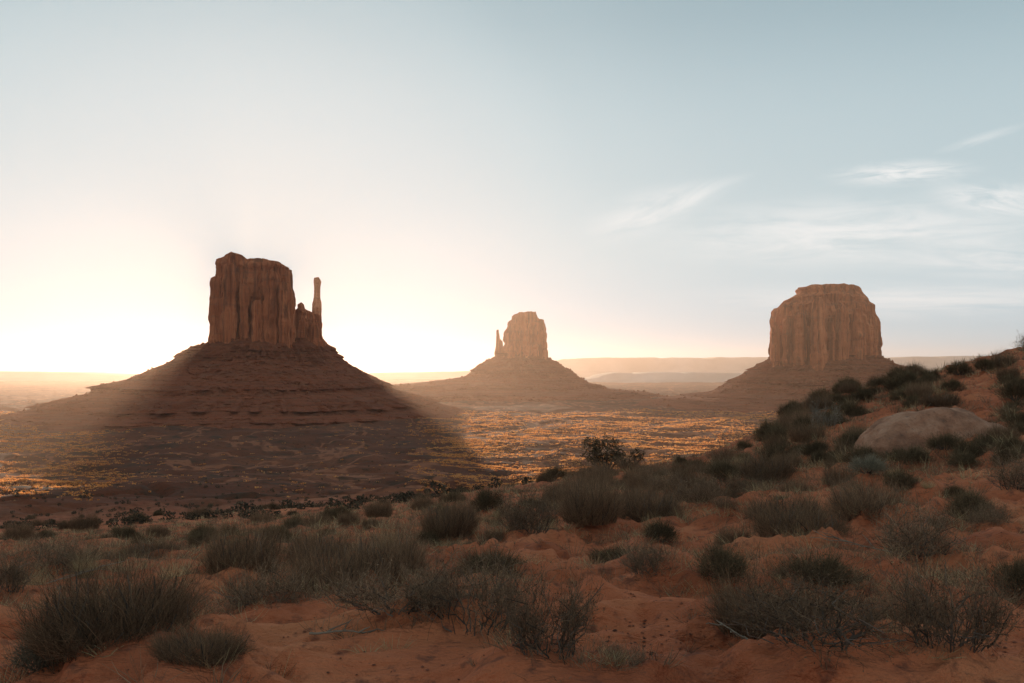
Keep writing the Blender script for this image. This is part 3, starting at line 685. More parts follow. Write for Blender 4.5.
def join(parts):
    V = []; Q = []; T = []; o = 0
    for v, q, t in parts:
        V.append(v); Q.append(q + o); T.append(t + o); o += len(v)
    return np.concatenate(V), np.concatenate(Q), np.concatenate(T)
def talus(u_c, y_c, left, right, zbot, front, seed, bands=(), ns=720, nz=170, rough=1.0):
    """skirt of broken rock; left / right: [(row, u)] outline; bands: rows of small cliff bands (row, height px, step px)"""
    S = y_c / F
    zl = np.array([zv(v, y_c) for v, _ in left]); rl = np.array([(u_c - u) * S for _, u in left])
    zr_ = np.array([zv(v, y_c) for v, _ in right]); rr_ = np.array([(u - u_c) * S for _, u in right])
    o = np.argsort(zl); zl, rl = zl[o], rl[o]; o = np.argsort(zr_); zr_, rr_ = zr_[o], rr_[o]
    ztop = min(zl.max(), zr_.max()) + 4 * S
    z = np.linspace(zbot, ztop, nz)[:, None]
    th = np.linspace(0, 2 * np.pi, ns, endpoint=False)[None]
    a = 0.5 + 0.5 * np.cos(th); a = a * a * (3 - 2 * a)
    zz = z + (4.0 * pn(np.cos(th) * 2 + seed, np.sin(th) * 2, 1.0)) * S / 1.8 * (np.abs(np.sin(th)))
    zw = zz.copy()
    for (row, hp, st) in bands:               # steepen: warp height so that the slope stalls at a band
        zc = zv(row, y_c); hm = hp * S
        tt = np.clip((zz - (zc - hm)) / hm, 0, 1)
        zw = zw + (np.where(zz < zc, 0, 0))
    r = np.interp(zw, zl, rl) * (1 - a) + np.interp(zw, zr_, rr_) * a
    fr = 1 + (front - 1) * np.abs(np.sin(th)) ** 1.5
    r = r * fr * (1 - 0.16 * sstep(z, ztop - 9 * S, ztop))
    for (row, hp, st) in bands:
        zc = zv(row, y_c); hm = hp * S
        bandn = 0.6 + 0.9 * pn(np.cos(th) * 5 + seed, np.sin(th) * 5, row * 0.1) + 0.7 * np.tanh(4 * pn(np.cos(th) * 26 + seed, np.sin(th) * 26, row * 0.3))
        # bench above the band pushed out, foot kept
        wgt = sstep(zz, zc - hm, zc - hm * 0.85) * (1 - sstep(zz, zc, zc + hm * 1.6))
        r = r + 1.7 * st * S * np.clip(bandn, 0.1, 1.4) * wgt * (0.25 + 0.75 * np.abs(np.sin(th)))
    x = np.cos(th) * r; y = np.sin(th) * r
    g = pn(np.cos(th) * 9 + seed, np.sin(th) * 9, z * 0.004); g2 = fbm(x * 0.02 + seed, y * 0.02, z * 0.03, 4, 0.6); g3 = fbm(x * 0.09, y * 0.09, z * 0.12 + seed, 3, 0.6)
    hk = sstep(z, zbot, ztop)
    rib = 1 - 2.6 * np.abs(pn(np.cos(th) * 14 + seed, np.sin(th) * 14, z * 0.006 + 2)); blk = np.tanh(6 * fbm(x * 0.05 + seed, y * 0.05, z * 0.09, 3))
    d = rough * (9 * g * hk + 6.5 * rib * hk + 7 * g2 + 3.4 * g3 + 2.2 * blk) * S / 1.8 * (0.3 + 0.7 * np.abs(np.sin(th)))
    r = r + d
    x = (u_c - U0) * S + np.cos(th) * r; y = y_c + np.sin(th) * r
    zq = z + 0 * th
    Vv = np.stack([x, y, zq], -1).reshape(-1, 3)
    c = len(Vv); Vv = np.concatenate([Vv, [[(u_c - U0) * S, y_c, ztop]]])
    j = np.arange(ns); tr = np.stack([(nz - 1) * ns + j, (nz - 1) * ns + (j + 1) % ns, np.full(ns, c)], -1)
    Q = grid_quads(nz, ns, True)
    rg = np.random.default_rng(int(seed * 10)); nb = 1500
    pick = rg.integers(0, nz - 8, nb) * ns + rg.integers(ns // 2, ns, nb)
    ico = np.array([[0, 0, 1], [0.9, 0, 0.1], [0.28, 0.85, 0], [-0.72, 0.52, 0.1], [-0.72, -0.52, 0], [0.28, -0.85, 0.1]])
    fc = np.array([(0, 1, 2), (0, 2, 3), (0, 3, 4), (0, 4, 5), (0, 5, 1)])
    sz = (1.2 + 3.2 * rg.random(nb) ** 4)[:, None, None] * S / 1.8
    bv = Vv[pick][:, None] + ico[None] * sz * rg.uniform(0.6, 1.3, (nb, 6, 1)); o = len(Vv)
    bt = (fc[None] + o + 6 * np.arange(nb)[:, None, None]).reshape(-1, 3)
    return np.concatenate([Vv, bv.reshape(-1, 3)]), Q, np.concatenate([tr, bt])
def butte(name, loc, label, cliffs, tal, extra=None):
    root = link(name, None, None, loc); tag(root, label, 'butte', 'sandstone buttes on the valley floor')
    lo = np.array(loc)
    for nm, (v, q, t), mat in [('cliff', join(cliffs), M_cliff), ('talus_slope', tal, M_talus)] + (extra or []):
        link(nm, mesh_from(nm, v - lo, q, t, False, mat), root)
    return root

# western butte with the thin finger
YW = 1800.0
W_left = [(272, 213), (279, 210.8), (302, 209), (322, 210.3), (343, 210.7), (360, 210.5)]
W_right = [(258, 293), (277, 293.8), (298, 295), (308, 295.3), (330, 297), (360, 299)]
W_top = [(205, 272), (212, 272), (214, 262), (217, 257.5), (223, 255), (230, 252.3), (241, 255), (246, 258.2), (262, 258.2), (278, 260), (286, 264.5), (292, 266), (300, 268)]
wc = [shell(252, YW, W_left, W_right, W_top, 200, 360, 1.0, 3.6),
      shell(306, YW - 4, [(300, 288), (360, 287)], [(302, 321.5), (316, 322), (337, 323.5), (342, 327), (360, 327.6)],
            [(282, 310), (290, 309.5), (297, 309), (299, 303), (301, 302), (303.5, 303.5), (304.5, 308), (311, 312), (316, 313), (322, 316), (330, 340)], 120, 360, 2.0, 3.2)]
for i, (uc, wd, vt, dy, dp) in enumerate([(216, 15, 276, -92, 40), (229, 17, 262, -98, 44), (244, 11, 283, -101, 36), (257, 13, 300, -103, 36), (270, 15, 270, -100, 44), (284, 15, 282, -96, 44), (291, 8, 296, -90, 30), (262, 9, 322, -106, 30), (302, 9, 318, -52, 30), (314, 11, 324, -56, 30), (222, 8, 316, -97, 30)]):
    h = wd / 2; wc.append(shell(uc, YW + dy, [(vt, uc - h * 0.86), (360, uc - h * 1.05)], [(vt, uc + h * 0.86), (360, uc + h * 1.05)],
        [(uc - h * 1.2, vt + 3), (uc - h * 0.3, vt), (uc + h * 0.4, vt + 1), (uc + h * 1.2, vt + 4)], dp, 360, 20.0 + i, 2.6, 120, 60, (3, 1.4, 0.8), (0.03, 0.1, 0.3)))
w_sp = shell(316.7, YW, [(277, 313.6), (290, 313.2), (312, 312.2), (330, 311)], [(277, 319), (281, 320.6), (300, 320.6), (314, 321), (330, 322)],
             [(312, 279), (314.2, 277.4), (318.5, 277.2), (320.6, 281), (322, 283)], 16, 330, 5.0, 2.6, 120, 90, (0.8, 0.6, 0.5), (0.05, 0.15, 0.4))
w_t = talus(268, YW, [(343, 210), (347, 203), (354, 192), (358, 187), (363, 181), (379, 145), (386, 119), (391, 116), (405, 70), (414, 38), (425, -8)],
            [(343, 326), (351, 328.5), (357, 337), (365, 347), (379, 375), (389, 389), (398, 413), (403, 431), (412, 459), (425, 490)],
            -92, 1.22, 3.0, [(349, 3.5, 3.0), (355, 3.0, 3.0), (384, 3, 3.0), (398, 5.5, 8.0), (409, 2.0, 5.0), (413.5, 2.0, 5.0), (418, 2.0, 5.0)])
butte('butte', (xu(268, YW), YW, -78), 'large dark butte on the left with a thin rock finger at its right side', wc, w_t, [('rock_spire', w_sp, M_cliff)])

# eastern butte, far away in the haze
YE = 3000.0
ec = [shell(526, YE, [(318, 508), (322, 507.4), (329, 504.8), (342, 503), (357, 501), (372, 500)], [(318, 544.2), (327.5, 545.8), (342, 546.6), (358, 548), (372, 548)],
            [(503, 330), (505, 327), (508, 320.5), (512.5, 319), (513.2, 314.8), (519, 312.3), (528, 311.4), (536, 311), (537.2, 318.4), (544, 319.2), (547, 322)], 170, 372, 7.0, 3.4, amp=(9, 4, 1.6), k=(0.012, 0.045, 0.13)),
      shell(500, YE, [(329, 496.6), (342, 495.6), (357, 494.4), (372, 494)], [(329, 498.4), (338, 499.6), (341, 503), (372, 504)],
            [(496, 330.5), (496.8, 329.4), (498.3, 329.2), (499.2, 337), (500.6, 341), (504, 340.5)], 45, 372, 8.0, 2.6, 160, 90, (1.2, 0.8, 0.6), (0.03, 0.1, 0.3))]
e_t = talus(522, YE, [(357, 494), (361, 487), (365, 481), (371, 474), (376.7, 467), (381, 435), (384.5, 398), (392, 350)], [(357, 548), (365, 559), (374, 573), (382.6, 587.5), (388.4, 606), (391, 640), (397, 670)], -92, 1.08, 6.0, [(370, 2.0, 3.0), (385, 1.5, 5.0)])
butte('butte', (xu(522, YE), YE, -78), 'far hazy butte in the middle with a thumb of rock at its left side', ec, e_t)

# the broad right-hand butte
YM = 2300.0
mc = [shell(824, YM, [(300, 775), (305, 769), (326, 768), (349, 766.3), (362, 765.8), (376, 765)], [(300, 873), (304, 876.8), (321, 880.6), (341, 882.4), (362, 881.4), (376, 881)],
            [(764, 305.5), (769, 305), (777.5, 305), (779, 302), (782, 299), (790, 296), (810, 293), (840, 293), (860, 295), (871, 299.5), (877, 304.5), (884, 309)], 250, 376, 9.0, 2.5, amp=(11, 5.5, 1.6), k=(0.016, 0.055, 0.17)),
      shell(828, YM + 6, [(284, 794), (287, 793.6), (291, 794.5), (298, 781.5), (310, 778)], [(284, 861.2), (288, 861.8), (293, 866), (299.5, 871.7), (310, 875)],
            [(780, 300), (793, 287), (799, 285.2), (812, 283.3), (837, 282.8), (852, 283.6), (860.8, 284.8), (863, 289), (876, 301)], 200, 310, 10.0, 2.4, 360, 60, (7, 2.0, 1.5), (0.02, 0.05, 0.15))]
for i, (uc, wd, vt, dy, dp) in enumerate([(819, 17, 297, -146, 80), (800, 13, 310, -116, 55), (788, 12, 316, -104, 50), (842, 16, 306, -132, 60), (858, 14, 308, -122, 50), (871, 12, 312, -98, 45), (776, 9, 322, -92, 40), (808, 7, 326, -120, 44), (831, 9, 318, -138, 44)]):
    h = wd / 2; mc.append(shell(uc, YM + dy, [(vt, uc - h * 0.7), (vt + 14, uc - h * 0.95), (376, uc - h * 1.05)], [(vt, uc + h * 0.7), (vt + 14, uc + h * 0.95), (376, uc + h * 1.05)],
        [(uc - h * 1.2, vt + 6), (uc - h * 0.3, vt), (uc + h * 0.3, vt), (uc + h * 1.2, vt + 6)], dp, 376, 40.0 + i, 2.3, 130, 80, (4, 2.0, 1.0), (0.025, 0.09, 0.25)))
m_t = talus(824, YM, [(360, 766), (366, 761), (373, 751), (384.4, 731), (393, 715.6), (397, 680), (406, 630)], [(360, 882), (364, 884), (371.7, 898), (384, 921), (394, 940), (402, 990), (408, 1030)], -92, 1.24, 9.0, [(368, 2.0, 2.5), (380, 2.5, 3.0), (394, 2.0, 6.0)])
butte('butte', (xu(824, YM), YM, -78), 'broad flat topped butte on the right behind the shrub covered slope', mc, m_t)

# ------------------------------------------------------------------ far mesas on the horizon
def mesa(y, us, rows, depth, seed, name='hills'):
    S = y / F; n = 260; u = np.linspace(us[0], us[-1], n); top = np.interp(u, us, rows)
    zt = HOR * 0 + (HOR - top) * S + S * (0.5 * fbm(u * 0.03, seed, 0.0, 4) - 1.1 * sstep(pn(u * 0.045, seed, 4.0), 0.25, 0.4)); x = (u - U0) * S
    zt = np.maximum(zt, -84)
    prof = [(-0.9, 0.0), (-0.5, 0.42), (-0.42, 0.95), (-0.3, 1.0), (0.4, 1.0), (0.5, 0.4), (0.9, 0.0)]
    rows_ = []
    for dy, hz in prof:
        yy = y + dy * depth * (1 + 0.3 * fbm(x / 900, dy * 2, seed, 3)); z = -86 + (zt + 86) * hz
        rows_.append(np.stack([x * (1 + 0 * yy), yy, z], -1))
    Vv = np.stack(rows_).reshape(-1, 3)
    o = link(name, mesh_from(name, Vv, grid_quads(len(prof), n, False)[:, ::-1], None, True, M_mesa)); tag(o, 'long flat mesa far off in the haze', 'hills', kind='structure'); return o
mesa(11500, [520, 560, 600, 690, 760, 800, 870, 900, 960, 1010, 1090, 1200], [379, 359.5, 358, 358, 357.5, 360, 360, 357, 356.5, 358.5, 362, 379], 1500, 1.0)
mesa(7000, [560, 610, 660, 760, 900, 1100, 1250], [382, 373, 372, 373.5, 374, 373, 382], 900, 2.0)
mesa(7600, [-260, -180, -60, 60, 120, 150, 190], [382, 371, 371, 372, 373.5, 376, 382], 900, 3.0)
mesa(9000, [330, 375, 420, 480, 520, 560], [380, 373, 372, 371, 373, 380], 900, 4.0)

# ------------------------------------------------------------------ plants
cnt = 0
def place_shrub(p, Wm, Hm, k, lab, grp):
    global cnt
    z = float(height(p[0], p[1])); vi = cnt % len(KINDS[k]); cnt += 1
    root = link(NAMES[k], None, None, (p[0], p[1], z - 0.02))
    root.rotation_euler = (0, 0, float(rs.uniform(0, 6.28))); root.scale = (Wm * float(rs.uniform(0.9, 1.15)), Wm * float(rs.uniform(0.75, 1.2)), Hm / HGT[k])
    tag(root, lab, 'shrub', grp or 'shrubs on the red sand slope')
    for nm, me in zip(PARTS[k], KINDS[k][vi]): link(nm, me, root)
ZK = {0: ['sage', 'sage', 'broom', 'sage', 'low_broom'], 1: ['broom', 'sage', 'broom', 'low_broom', 'twiggy'], 2: ['sage', 'sage', 'broom', 'sage'], 3: ['sage', 'low_broom', 'twiggy']}
SN = {'sage': (0, 1), 'broom': (2, 3), 'low_broom': (2, 3), 'twiggy': (4, 4)}
for (tp, p, Wm, Hm, k, lab, grp) in plan:
    if tp == 'shrub': place_shrub(p, Wm, Hm, k, lab, grp)
    elif tp == 'small':
        kk = ZK[k][int(rs.integers(0, len(ZK[k])))]
        me = KINDS[kk][int(rs.integers(0, len(KINDS[kk])))][0]
        o = link('low_shrub', me, None, (p[0], p[1], float(height(p[0], p[1])) - 0.02))
        o.rotation_euler = (0, 0, float(rs.uniform(0, 6.28))); o.scale = (Wm, Wm, Hm / HGT[kk]); tag(o, lab, 'shrub', grp)
    else:
        z = float(height(p[0], p[1])); o = link('grass_tuft', GRASS[int(rs.integers(0, 3))], None, (p[0], p[1], z - 0.02))
        o.rotation_euler = (0, 0, float(rs.uniform(0, 6.28))); o.scale = (Wm, Wm, Hm / 0.72); tag(o, lab, 'grass tuft', 'dry grass tufts on the slope')

# juniper on the edge of the slope
def tube(path, rad, sides=7):
    path = np.asarray(path, float); T = np.gradient(path, axis=0); T /= np.linalg.norm(T, axis=1)[:, None] + 1e-9
    A = np.cross(T, [0.31, 0.2, 0.93]); A /= np.linalg.norm(A, axis=1)[:, None] + 1e-9; B = np.cross(T, A)
    a = np.linspace(0, 2 * np.pi, sides, endpoint=False)
    V = path[:, None] + (A[:, None] * np.cos(a)[None, :, None] + B[:, None] * np.sin(a)[None, :, None]) * np.asarray(rad)[:, None, None]
    return V.reshape(-1, 3), grid_quads(len(path), sides, True)
rg = np.random.default_rng(5)
def juniper(u, v, wp, hp, label, lobes, leaf=0.055, n=3600):
    p, y = hit(u, v); s = y / F; W_, H_ = wp * s, hp * s
    root = link('juniper_tree', None, None, (p[0], p[1], float(height(p[0], p[1])) - 0.05)); tag(root, label, 'tree')
    cs = np.array([(a * W_, b * W_, c * H_) for a, b, c, _ in lobes]); rad = np.array([q for *_, q in lobes]) * H_
    tr = []
    for c in cs:
        t = np.linspace(0, 1, 6)[:, None]; pa = np.array([c[0] * 0.15, c[1] * 0.15, 0]) * (1 - t) + c * t; pa[1:-1] += rg.normal(0, 0.04, (4, 3))
        tr.append(tube(pa, np.linspace(0.06, 0.018, 6)))
    v_, q_ = cat(tr); link('trunk', mesh_from('trunk', v_, q_, smooth=True, mat=M_wood), root)
    src = rg.choice(len(cs), n, p=rad ** 2 / (rad ** 2).sum()); sub = rg.normal(size=(len(cs), 14, 3)); sub /= np.linalg.norm(sub, axis=2)[..., None]
    C = cs[src] + sub[src, rg.integers(0, 14, n)] * (rad[src] * 0.72)[:, None] + rg.normal(0, 1, (n, 3)) * (rad[src] * 0.22)[:, None]
    C[:, 2] = np.maximum(C[:, 2], 0.05)
    v_, q_ = leaves(C, leaf, rg, 0.55); link('crown', mesh_from('crown', v_, q_, smooth=False, mat=M_leaf), root)
juniper(606, 469, 44, 36, 'dark leafy juniper standing out against the lit valley floor',
        [(-0.34, 0, .80, .24), (-.38, .1, .5, .24), (0.04, 0, .84, .22), (-.1, -.1, .55, .28), (.26, 0, .66, .26), (.3, .1, .36, .24), (0, .1, .28, .26), (-.25, 0, .25, .24), (.14, -.1, .45, .26), (-.16, .1, .74, .2)])
juniper(633, 466, 16, 22, 'small juniper sapling with a round tuft right of the leafy juniper', [(.15, 0, .72, .3), (-.35, 0, .28, .25), (.1, 0, .2, .22), (.5, 0, .66, .2)], 0.045, 900)

# ------------------------------------------------------------------ boulders and stones
M_boulder, t_, b_ = new_mat("pale_boulder")
g_ = N(t_, 'ShaderNodeNewGeometry'); n1_ = noise(t_, g_.outputs['Position'], 1.6, 6, 0.65); n2_ = noise(t_, g_.outputs['Position'], 14, 5, 0.65)
c_ = ramp(t_, n1_, [(0.32, (0.22, 0.105, 0.066)), (0.5, (0.42, 0.195, 0.115)), (0.7, (0.56, 0.300, 0.190))])
c_ = mix(t_, fmath(t_, 'MULTIPLY', maprange(t_, n2_, 0.55, 0.7), 0.6), c_, (0.15, 0.10, 0.08)); L(t_, c_, b_.inputs['Base Color'])
bump(t_, b_, fmath(t_, 'ADD', fmath(t_, 'MULTIPLY', n1_, 0.2), fmath(t_, 'MULTIPLY', n2_, 0.035)), 0.9, 1.0)
def boulder(name, u, v, wp, hp, dp, seed, label, skew=0.0, rotz=0.0, pw=0.8, mat=M_boulder):
    p, y = hit(u, v); s = y / F; nth, nph = 120, 60
    th, ph = np.meshgrid(np.linspace(0, 2 * np.pi, nth, endpoint=False), np.linspace(-np.pi / 2, np.pi / 2, nph))
    sg = lambda q, e: np.sign(q) * np.abs(q) ** e
    x = sg(np.cos(th), pw) * np.cos(ph) ** pw; yy = sg(np.sin(th), pw) * np.cos(ph) ** pw; z = sg(np.sin(ph), 0.9)
    d = 1 + 0.10 * fbm(x * 1.3 + seed, yy * 1.3, z * 1.3, 4) + 0.02 * fbm(x * 6, yy * 6 + seed, z * 9, 3)
    x, yy, z = x * d, yy * d, z * d
    z = z + skew * x * (z > -0.2) * (1 - x * x * 0.4)
    Vv = np.stack([x * wp * s / 2, yy * dp * s / 2, z * hp * s], -1).reshape(-1, 3)
    o = link(name, mesh_from(name, Vv, grid_quads(nph, nth, True)[:, :], None, True, mat), None, (p[0], p[1] + dp * s / 3, float(height(p[0], p[1] + dp * s / 3)) - 0.1 * hp * s))
    o.rotation_euler = (0, 0, rotz); tag(o, label, 'boulder'); return o
boulder('boulder', 934, 454, 150, 48, 76, 2.0, 'big smooth pale boulder with a rounded back half sunk in the slope', 0.26, 0.12)
boulder('boulder', 995, 440, 34, 12, 26, 5.0, 'small rounded boulder at the right end of the big boulder', 0.0, 0.3)
M_pale, t_, b_ = new_mat("pale_stone"); b_.inputs['Base Color'].default_value = (0.62, 0.62, 0.6, 1)
g_ = N(t_, 'ShaderNodeNewGeometry'); bump(t_, b_, noise(t_, g_.outputs['Position'], 20, 4), 0.5, 0.05)
boulder('stone', 139, 551, 7, 3.0, 5, 8.0, 'small near white stone lying in the dark scrub', 0.0, 0.2, 0.8, M_pale)

# fallen sticks
def stick(u, v, wp, rise, seed, label, ang=0.0):
    p, y = hit(u, v); s = y / F; rg = np.random.default_rng(seed); Lm = wp * s
    t = np.linspace(0, 1, 9)[:, None]
    main = np.concatenate([(t - 0.5) * Lm, 0 * t, rise * s * t + 0.05], 1) + np.cumsum(rg.normal(0, 0.022 * Lm, (9, 3)), 0) * np.array([1, 1, 0.6])
    parts = [tube(main, np.linspace(0.008, 0.003, 9), 6)]
    for k in range(6):
        i = int(rg.integers(2, 8)); d = (main[i] - main[i - 1]); d = d / np.linalg.norm(d) + rg.normal(0, 0.55, 3); d[2] = abs(d[2]) * 0.7
        ln = Lm * rg.uniform(0.12, 0.32); tt = np.linspace(0, 1, 5)[:, None]
        parts.append(tube(main[i] + d * ln * tt + rg.normal(0, 0.012, (5, 3)) * tt, np.linspace(0.006, 0.002, 5), 5))
    v_, q_ = cat(parts)
    o = link('dead_branch', mesh_from('dead_branch', v_, q_, smooth=True, mat=M_dead), None, (p[0], p[1], float(height(p[0], p[1])) + 0.0)); o.rotation_euler = (0, 0, ang)
    tag(o, label, 'branch')
stick(870, 572, 90, 26, 3, 'long pale forked dead branch lying across the right foreground shrubs', 2.9)
stick(740, 676, 46, 22, 4, 'pale dead branch poking out of the bottom twig shrub', 2.6)
stick(486, 650, 50, 26, 5, 'thin pale stick leaning in the tangled shrub by the open sand', 2.8)
stick(70, 596, 60, 18, 6, 'pale crooked stick on the sand at the left', 0.1)
stick(345, 664, 70, 3, 7, 'thin pale stick lying flat at the bottom left of the open sand', 0.2)

# crumbs of soil and twig litter on the bare sand
def litter():
    rg = np.random.default_rng(9); Vs = []; Ts = []; o = 0
    ico = np.array([[0, 0, 1], [0.9, 0, 0.1], [0.28, 0.85, 0], [-0.72, 0.52, 0.1], [-0.72, -0.52, 0], [0.28, -0.85, 0.1], [0, 0, -0.6]])
    fc = [(0, 1, 2), (0, 2, 3), (0, 3, 4), (0, 4, 5), (0, 5, 1), (6, 2, 1), (6, 3, 2), (6, 4, 3), (6, 5, 4), (6, 1, 5)]
    spots = [(660, 620, 60, 30, 40), (700, 530, 40, 14, 40), (620, 600, 60, 20, 40), (930, 560, 60, 20, 50), (560, 575, 40, 15, 30), (300, 640, 120, 14, 40), (640, 655, 60, 20, 140), (600, 590, 70, 40, 160), (940, 600, 60, 40, 120), (740, 515, 40, 10, 60), (200, 650, 160, 25, 50), (990, 640, 40, 30, 50), (930, 480, 40, 14, 30), (60, 640, 50, 20, 30), (500, 540, 30, 10, 20), (820, 630, 120, 40, 60), (400, 680, 140, 10, 25)]
    for (u, v, du, dv, n) in spots:
        for k in range(n):
            p, y = hit(u + rg.normal() * du * 0.6, min(v + rg.normal() * dv * 0.6, 700)); s = rg.uniform(0.004, 0.013)
            sc3 = s * np.array([rg.uniform(0.7, 2.2), rg.uniform(0.7, 1.5), rg.uniform(0.4, 0.9)])
            a = rg.uniform(0, 6.28); q = ico * rg.uniform(0.7, 1.2, (7, 1)) * sc3
            q = np.stack([q[:, 0] * math.cos(a) - q[:, 1] * math.sin(a), q[:, 0] * math.sin(a) + q[:, 1] * math.cos(a), q[:, 2]], -1)
            Vs.append(q + [p[0], p[1], 0]); Ts.append(np.array(fc) + o); o += 7
    V = np.concatenate(Vs); cen = V.reshape(-1, 7, 3).mean(1); V[:, 2] += np.repeat(height(cen[:, 0], cen[:, 1]), 7) + 0.004
    ob = link('debris', mesh_from('debris', V, None, np.concatenate(Ts), False, M_crumb)); tag(ob, 'dark crumbs of soil and twig litter on the bare sand', 'debris', kind='stuff')
litter()

# ------------------------------------------------------------------ scrub of the valley floor: beyond counting
def valley_scrub():
    rg = np.random.default_rng(19); n = 9000
    u = rg.uniform(-250, 1100, n); y = np.exp(rg.uniform(math.log(75), math.log(1750), n)); x = (u - U0) / F * y
    dens = 0.5 + 0.9 * fbm(x / 60, y / 60, 2.0, 3)
    keep = (rg.random(n) < dens * (0.75 + 0.25 * sstep(y, 90, 260))); x, y = x[keep], y[keep]; n = len(x)
    size = rg.uniform(0.6, 1.5, n) * np.where(rg.random(n) < 0.06, 1.7, 1.0) * (0.8 + 0.5 * sstep(y, 200, 1200))
    z = height(x, y); m = 56
    d = rg.normal(size=(n, m, 3)); d /= np.linalg.norm(d, axis=2)[..., None]
    C = np.stack([x, y, z], -1)[:, None] + d * (rg.uniform(0.3, 1, (n, m)) ** 0.6)[..., None] * size[:, None, None] * np.array([0.5, 0.5, 0.38]) + np.array([0, 0, 0.3]) * size[:, None, None]
    a = rg.normal(size=(n, m, 3)); a /= np.linalg.norm(a, axis=2)[..., None]; b = np.cross(a, rg.normal(size=(n, m, 3))); b /= np.linalg.norm(b, axis=2)[..., None]
    s = (size * 0.11)[:, None, None]
    V = np.stack([C - a * s, C - b * s * 0.7, C + a * s, C + b * s * 0.7], 2).reshape(-1, 3)
    o = link('scrub', mesh_from('scrub', V, np.arange(len(V)).reshape(-1, 4), smooth=False, mat=M_far)); tag(o, 'scattered low scrub over the valley floor', 'scrub', kind='stuff')
valley_scrub()

M_lit = bpy.data.materials.new("valley_grass"); M_lit.use_nodes = True; t_ = M_lit.node_tree; t_.nodes.clear()
g_ = N(t_, 'ShaderNodeNewGeometry'); f_ = noise(t_, g_.outputs['Position'], 0.02, 4, 0.6)
c_ = ramp(t_, fmath(t_, 'ADD', fmath(t_, 'MULTIPLY', f_, 0.6), fmath(t_, 'MULTIPLY', g_.outputs['Random Per Island'], 0.4)), [(0.3, (0.60, 0.20, 0.06)), (0.7, (0.84, 0.40, 0.14))])
df = N(t_, 'ShaderNodeBsdfDiffuse'); L(t_, c_, df.inputs[0]); tl = N(t_, 'ShaderNodeBsdfTranslucent'); L(t_, c_, tl.inputs[0])
ms = N(t_, 'ShaderNodeMixShader'); ms.inputs[0].default_value = 0.86; L(t_, df.outputs[0], ms.inputs[1]); L(t_, tl.outputs[0], ms.inputs[2])
om = N(t_, 'ShaderNodeOutputMaterial'); L(t_, ms.outputs[0], om.inputs[0])
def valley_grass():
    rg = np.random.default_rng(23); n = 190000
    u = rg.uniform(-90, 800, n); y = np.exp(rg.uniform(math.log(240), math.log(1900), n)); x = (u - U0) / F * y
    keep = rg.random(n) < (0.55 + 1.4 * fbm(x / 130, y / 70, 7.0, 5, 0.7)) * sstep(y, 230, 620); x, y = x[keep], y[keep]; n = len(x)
    uu = U0 + F * x / y; shadow_mid = sstep(uu, 60, 150) * (1 - sstep(uu, 395, 470)); keep = rg.random(len(x)) > 0.97 * shadow_mid; x, y = x[keep], y[keep]; n = len(x)  # grass thinned across the butte's shadow so the shaded floor looks darker
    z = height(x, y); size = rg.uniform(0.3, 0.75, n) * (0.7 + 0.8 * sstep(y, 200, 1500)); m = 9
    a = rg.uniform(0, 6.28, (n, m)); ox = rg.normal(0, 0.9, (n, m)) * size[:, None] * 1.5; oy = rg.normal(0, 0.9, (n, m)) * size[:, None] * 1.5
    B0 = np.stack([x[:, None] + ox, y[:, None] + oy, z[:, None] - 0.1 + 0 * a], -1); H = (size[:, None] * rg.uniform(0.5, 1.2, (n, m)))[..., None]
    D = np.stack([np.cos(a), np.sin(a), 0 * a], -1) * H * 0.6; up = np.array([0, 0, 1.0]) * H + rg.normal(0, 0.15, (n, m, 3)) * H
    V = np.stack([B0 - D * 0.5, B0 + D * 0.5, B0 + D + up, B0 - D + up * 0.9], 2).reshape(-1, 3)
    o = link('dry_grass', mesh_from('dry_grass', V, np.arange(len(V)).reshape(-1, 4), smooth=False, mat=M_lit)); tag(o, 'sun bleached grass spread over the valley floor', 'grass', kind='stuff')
valley_grass()
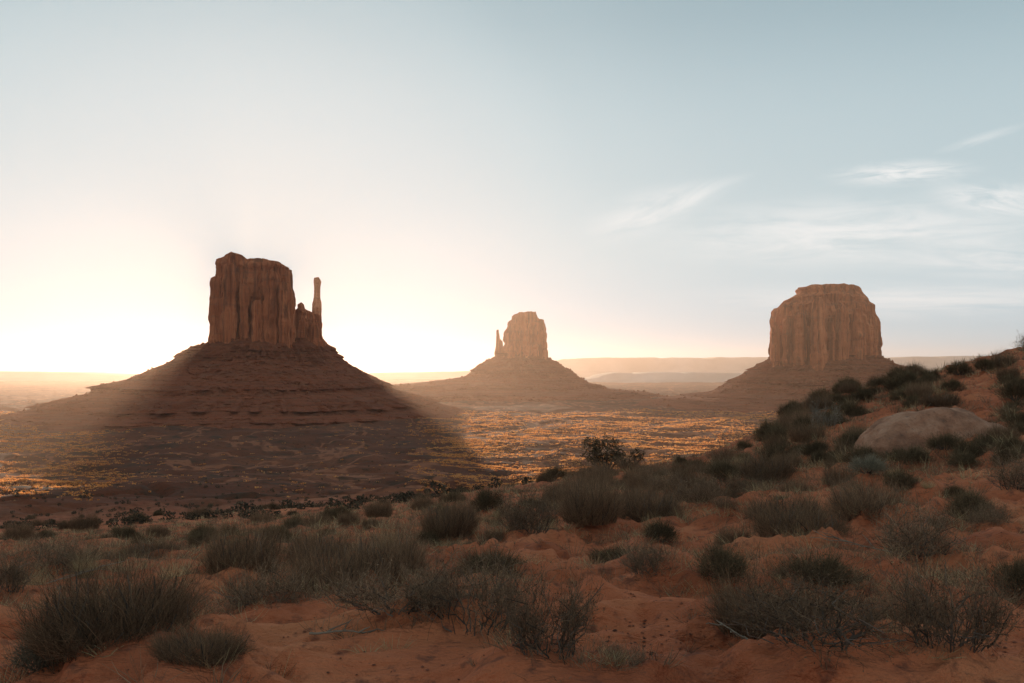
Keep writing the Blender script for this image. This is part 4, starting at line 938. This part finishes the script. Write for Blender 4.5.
def ground_cover():
    rg = np.random.default_rng(29); out = {0: [], 1: []}
    n = 17000; u = rg.uniform(-60, 1090, n); y = np.exp(rg.uniform(math.log(7.2), math.log(95), n)); x = (u - U0) / F * y
    d = fbm(x / 3.5, y / 3.5, 3.0, 3); vv = HOR - F * base_height(x, y) / y; bare = 0 * u
    for (bu, bv, su, sv) in ((620, 625, 90, 65), (725, 508, 40, 14), (985, 520, 50, 40), (25, 640, 45, 35), (290, 645, 80, 20), (690, 555, 60, 25), (560, 560, 60, 25), (975, 395, 32, 18), (500, 690, 500, 14)):
        bare = np.maximum(bare, np.exp(-((u - bu) / su) ** 2 - ((vv - bv) / sv) ** 2))
    keep = rg.random(n) < np.clip(0.42 + 1.0 * d - 0.8 * bare + 0.3 * (y > 18) + 0.22 * (u < 430) * (1 - bare), 0.02, 1); x, y = x[keep], y[keep]; extra = []
    for (sx, sy, sr) in placed:
        if sy > 45: continue
        q = rg.uniform(0, 6.28, 12); e = sr * rg.uniform(0.6, 1.7, 12); extra.append(np.stack([sx + e * np.cos(q), sy + e * np.sin(q)], -1))
    extra = np.concatenate(extra); x = np.concatenate([x, extra[:, 0]]); y = np.concatenate([y, extra[:, 1]])
    n = len(x); z = height(x, y)
    for i in range(n):
        m = int(rg.integers(14, 34)) ; s = rg.uniform(0.13, 0.46) * (0.5 + 0.5 * min(1.0, y[i] / 16)) * (1 + 0.4 * (y[i] > 20)); w = max(0.003, 0.00028 * y[i])
        st = curve_stems(rg, m, 0.30, 0.45, rg.uniform(0.35, 0.9), 3, 1.0, 0.8, (0.3, 1.0)) * s + np.array([x[i], y[i], z[i] - 0.01])
        out[0 if rg.random() < 0.70 else 1].append(ribbons(st, np.array([[1.0, 0.8, 0.4]]) * w * rg.uniform(0.6, 1.3, (m, 1)), rg))
    for k, (nm, mt, lb) in enumerate((('undergrowth', M_twig, 'fine dry undergrowth between the shrubs'), ('dry_grass', M_grass, 'thin straw coloured grass between the shrubs'))):
        v, q = cat(out[k]); tag(link(nm, mesh_from(nm, v, q, smooth=False, mat=mt)), lb, 'undergrowth' if k == 0 else 'grass', kind='stuff')
ground_cover()

# ------------------------------------------------------------------ haze
hm = bpy.data.materials.new("haze"); hm.use_nodes = True; ht = hm.node_tree; ht.nodes.clear()
pv = N(ht, 'ShaderNodeVolumePrincipled'); pv.inputs['Color'].default_value = (*HAZE_COL, 1); pv.inputs['Density'].default_value = HAZE_DENSITY; pv.inputs['Anisotropy'].default_value = HAZE_G
ho = N(ht, 'ShaderNodeOutputMaterial'); L(ht, pv.outputs[0], ho.inputs['Volume'])
B = 14500.0; zlo, zhi = -112.0, 262.0
hv = [(-B, -B, zlo), (B, -B, zlo), (B, B, zlo), (-B, B, zlo), (-B, -B, zhi), (B, -B, zhi), (B, B, zhi), (-B, B, zhi)]
hq = [(0, 3, 2, 1), (4, 5, 6, 7), (0, 1, 5, 4), (1, 2, 6, 5), (2, 3, 7, 6), (3, 0, 4, 7)]
haze = link('haze', mesh_from('haze', hv, hq, None, False, hm)); tag(haze, 'warm desert haze filling the valley', 'haze', kind='stuff')
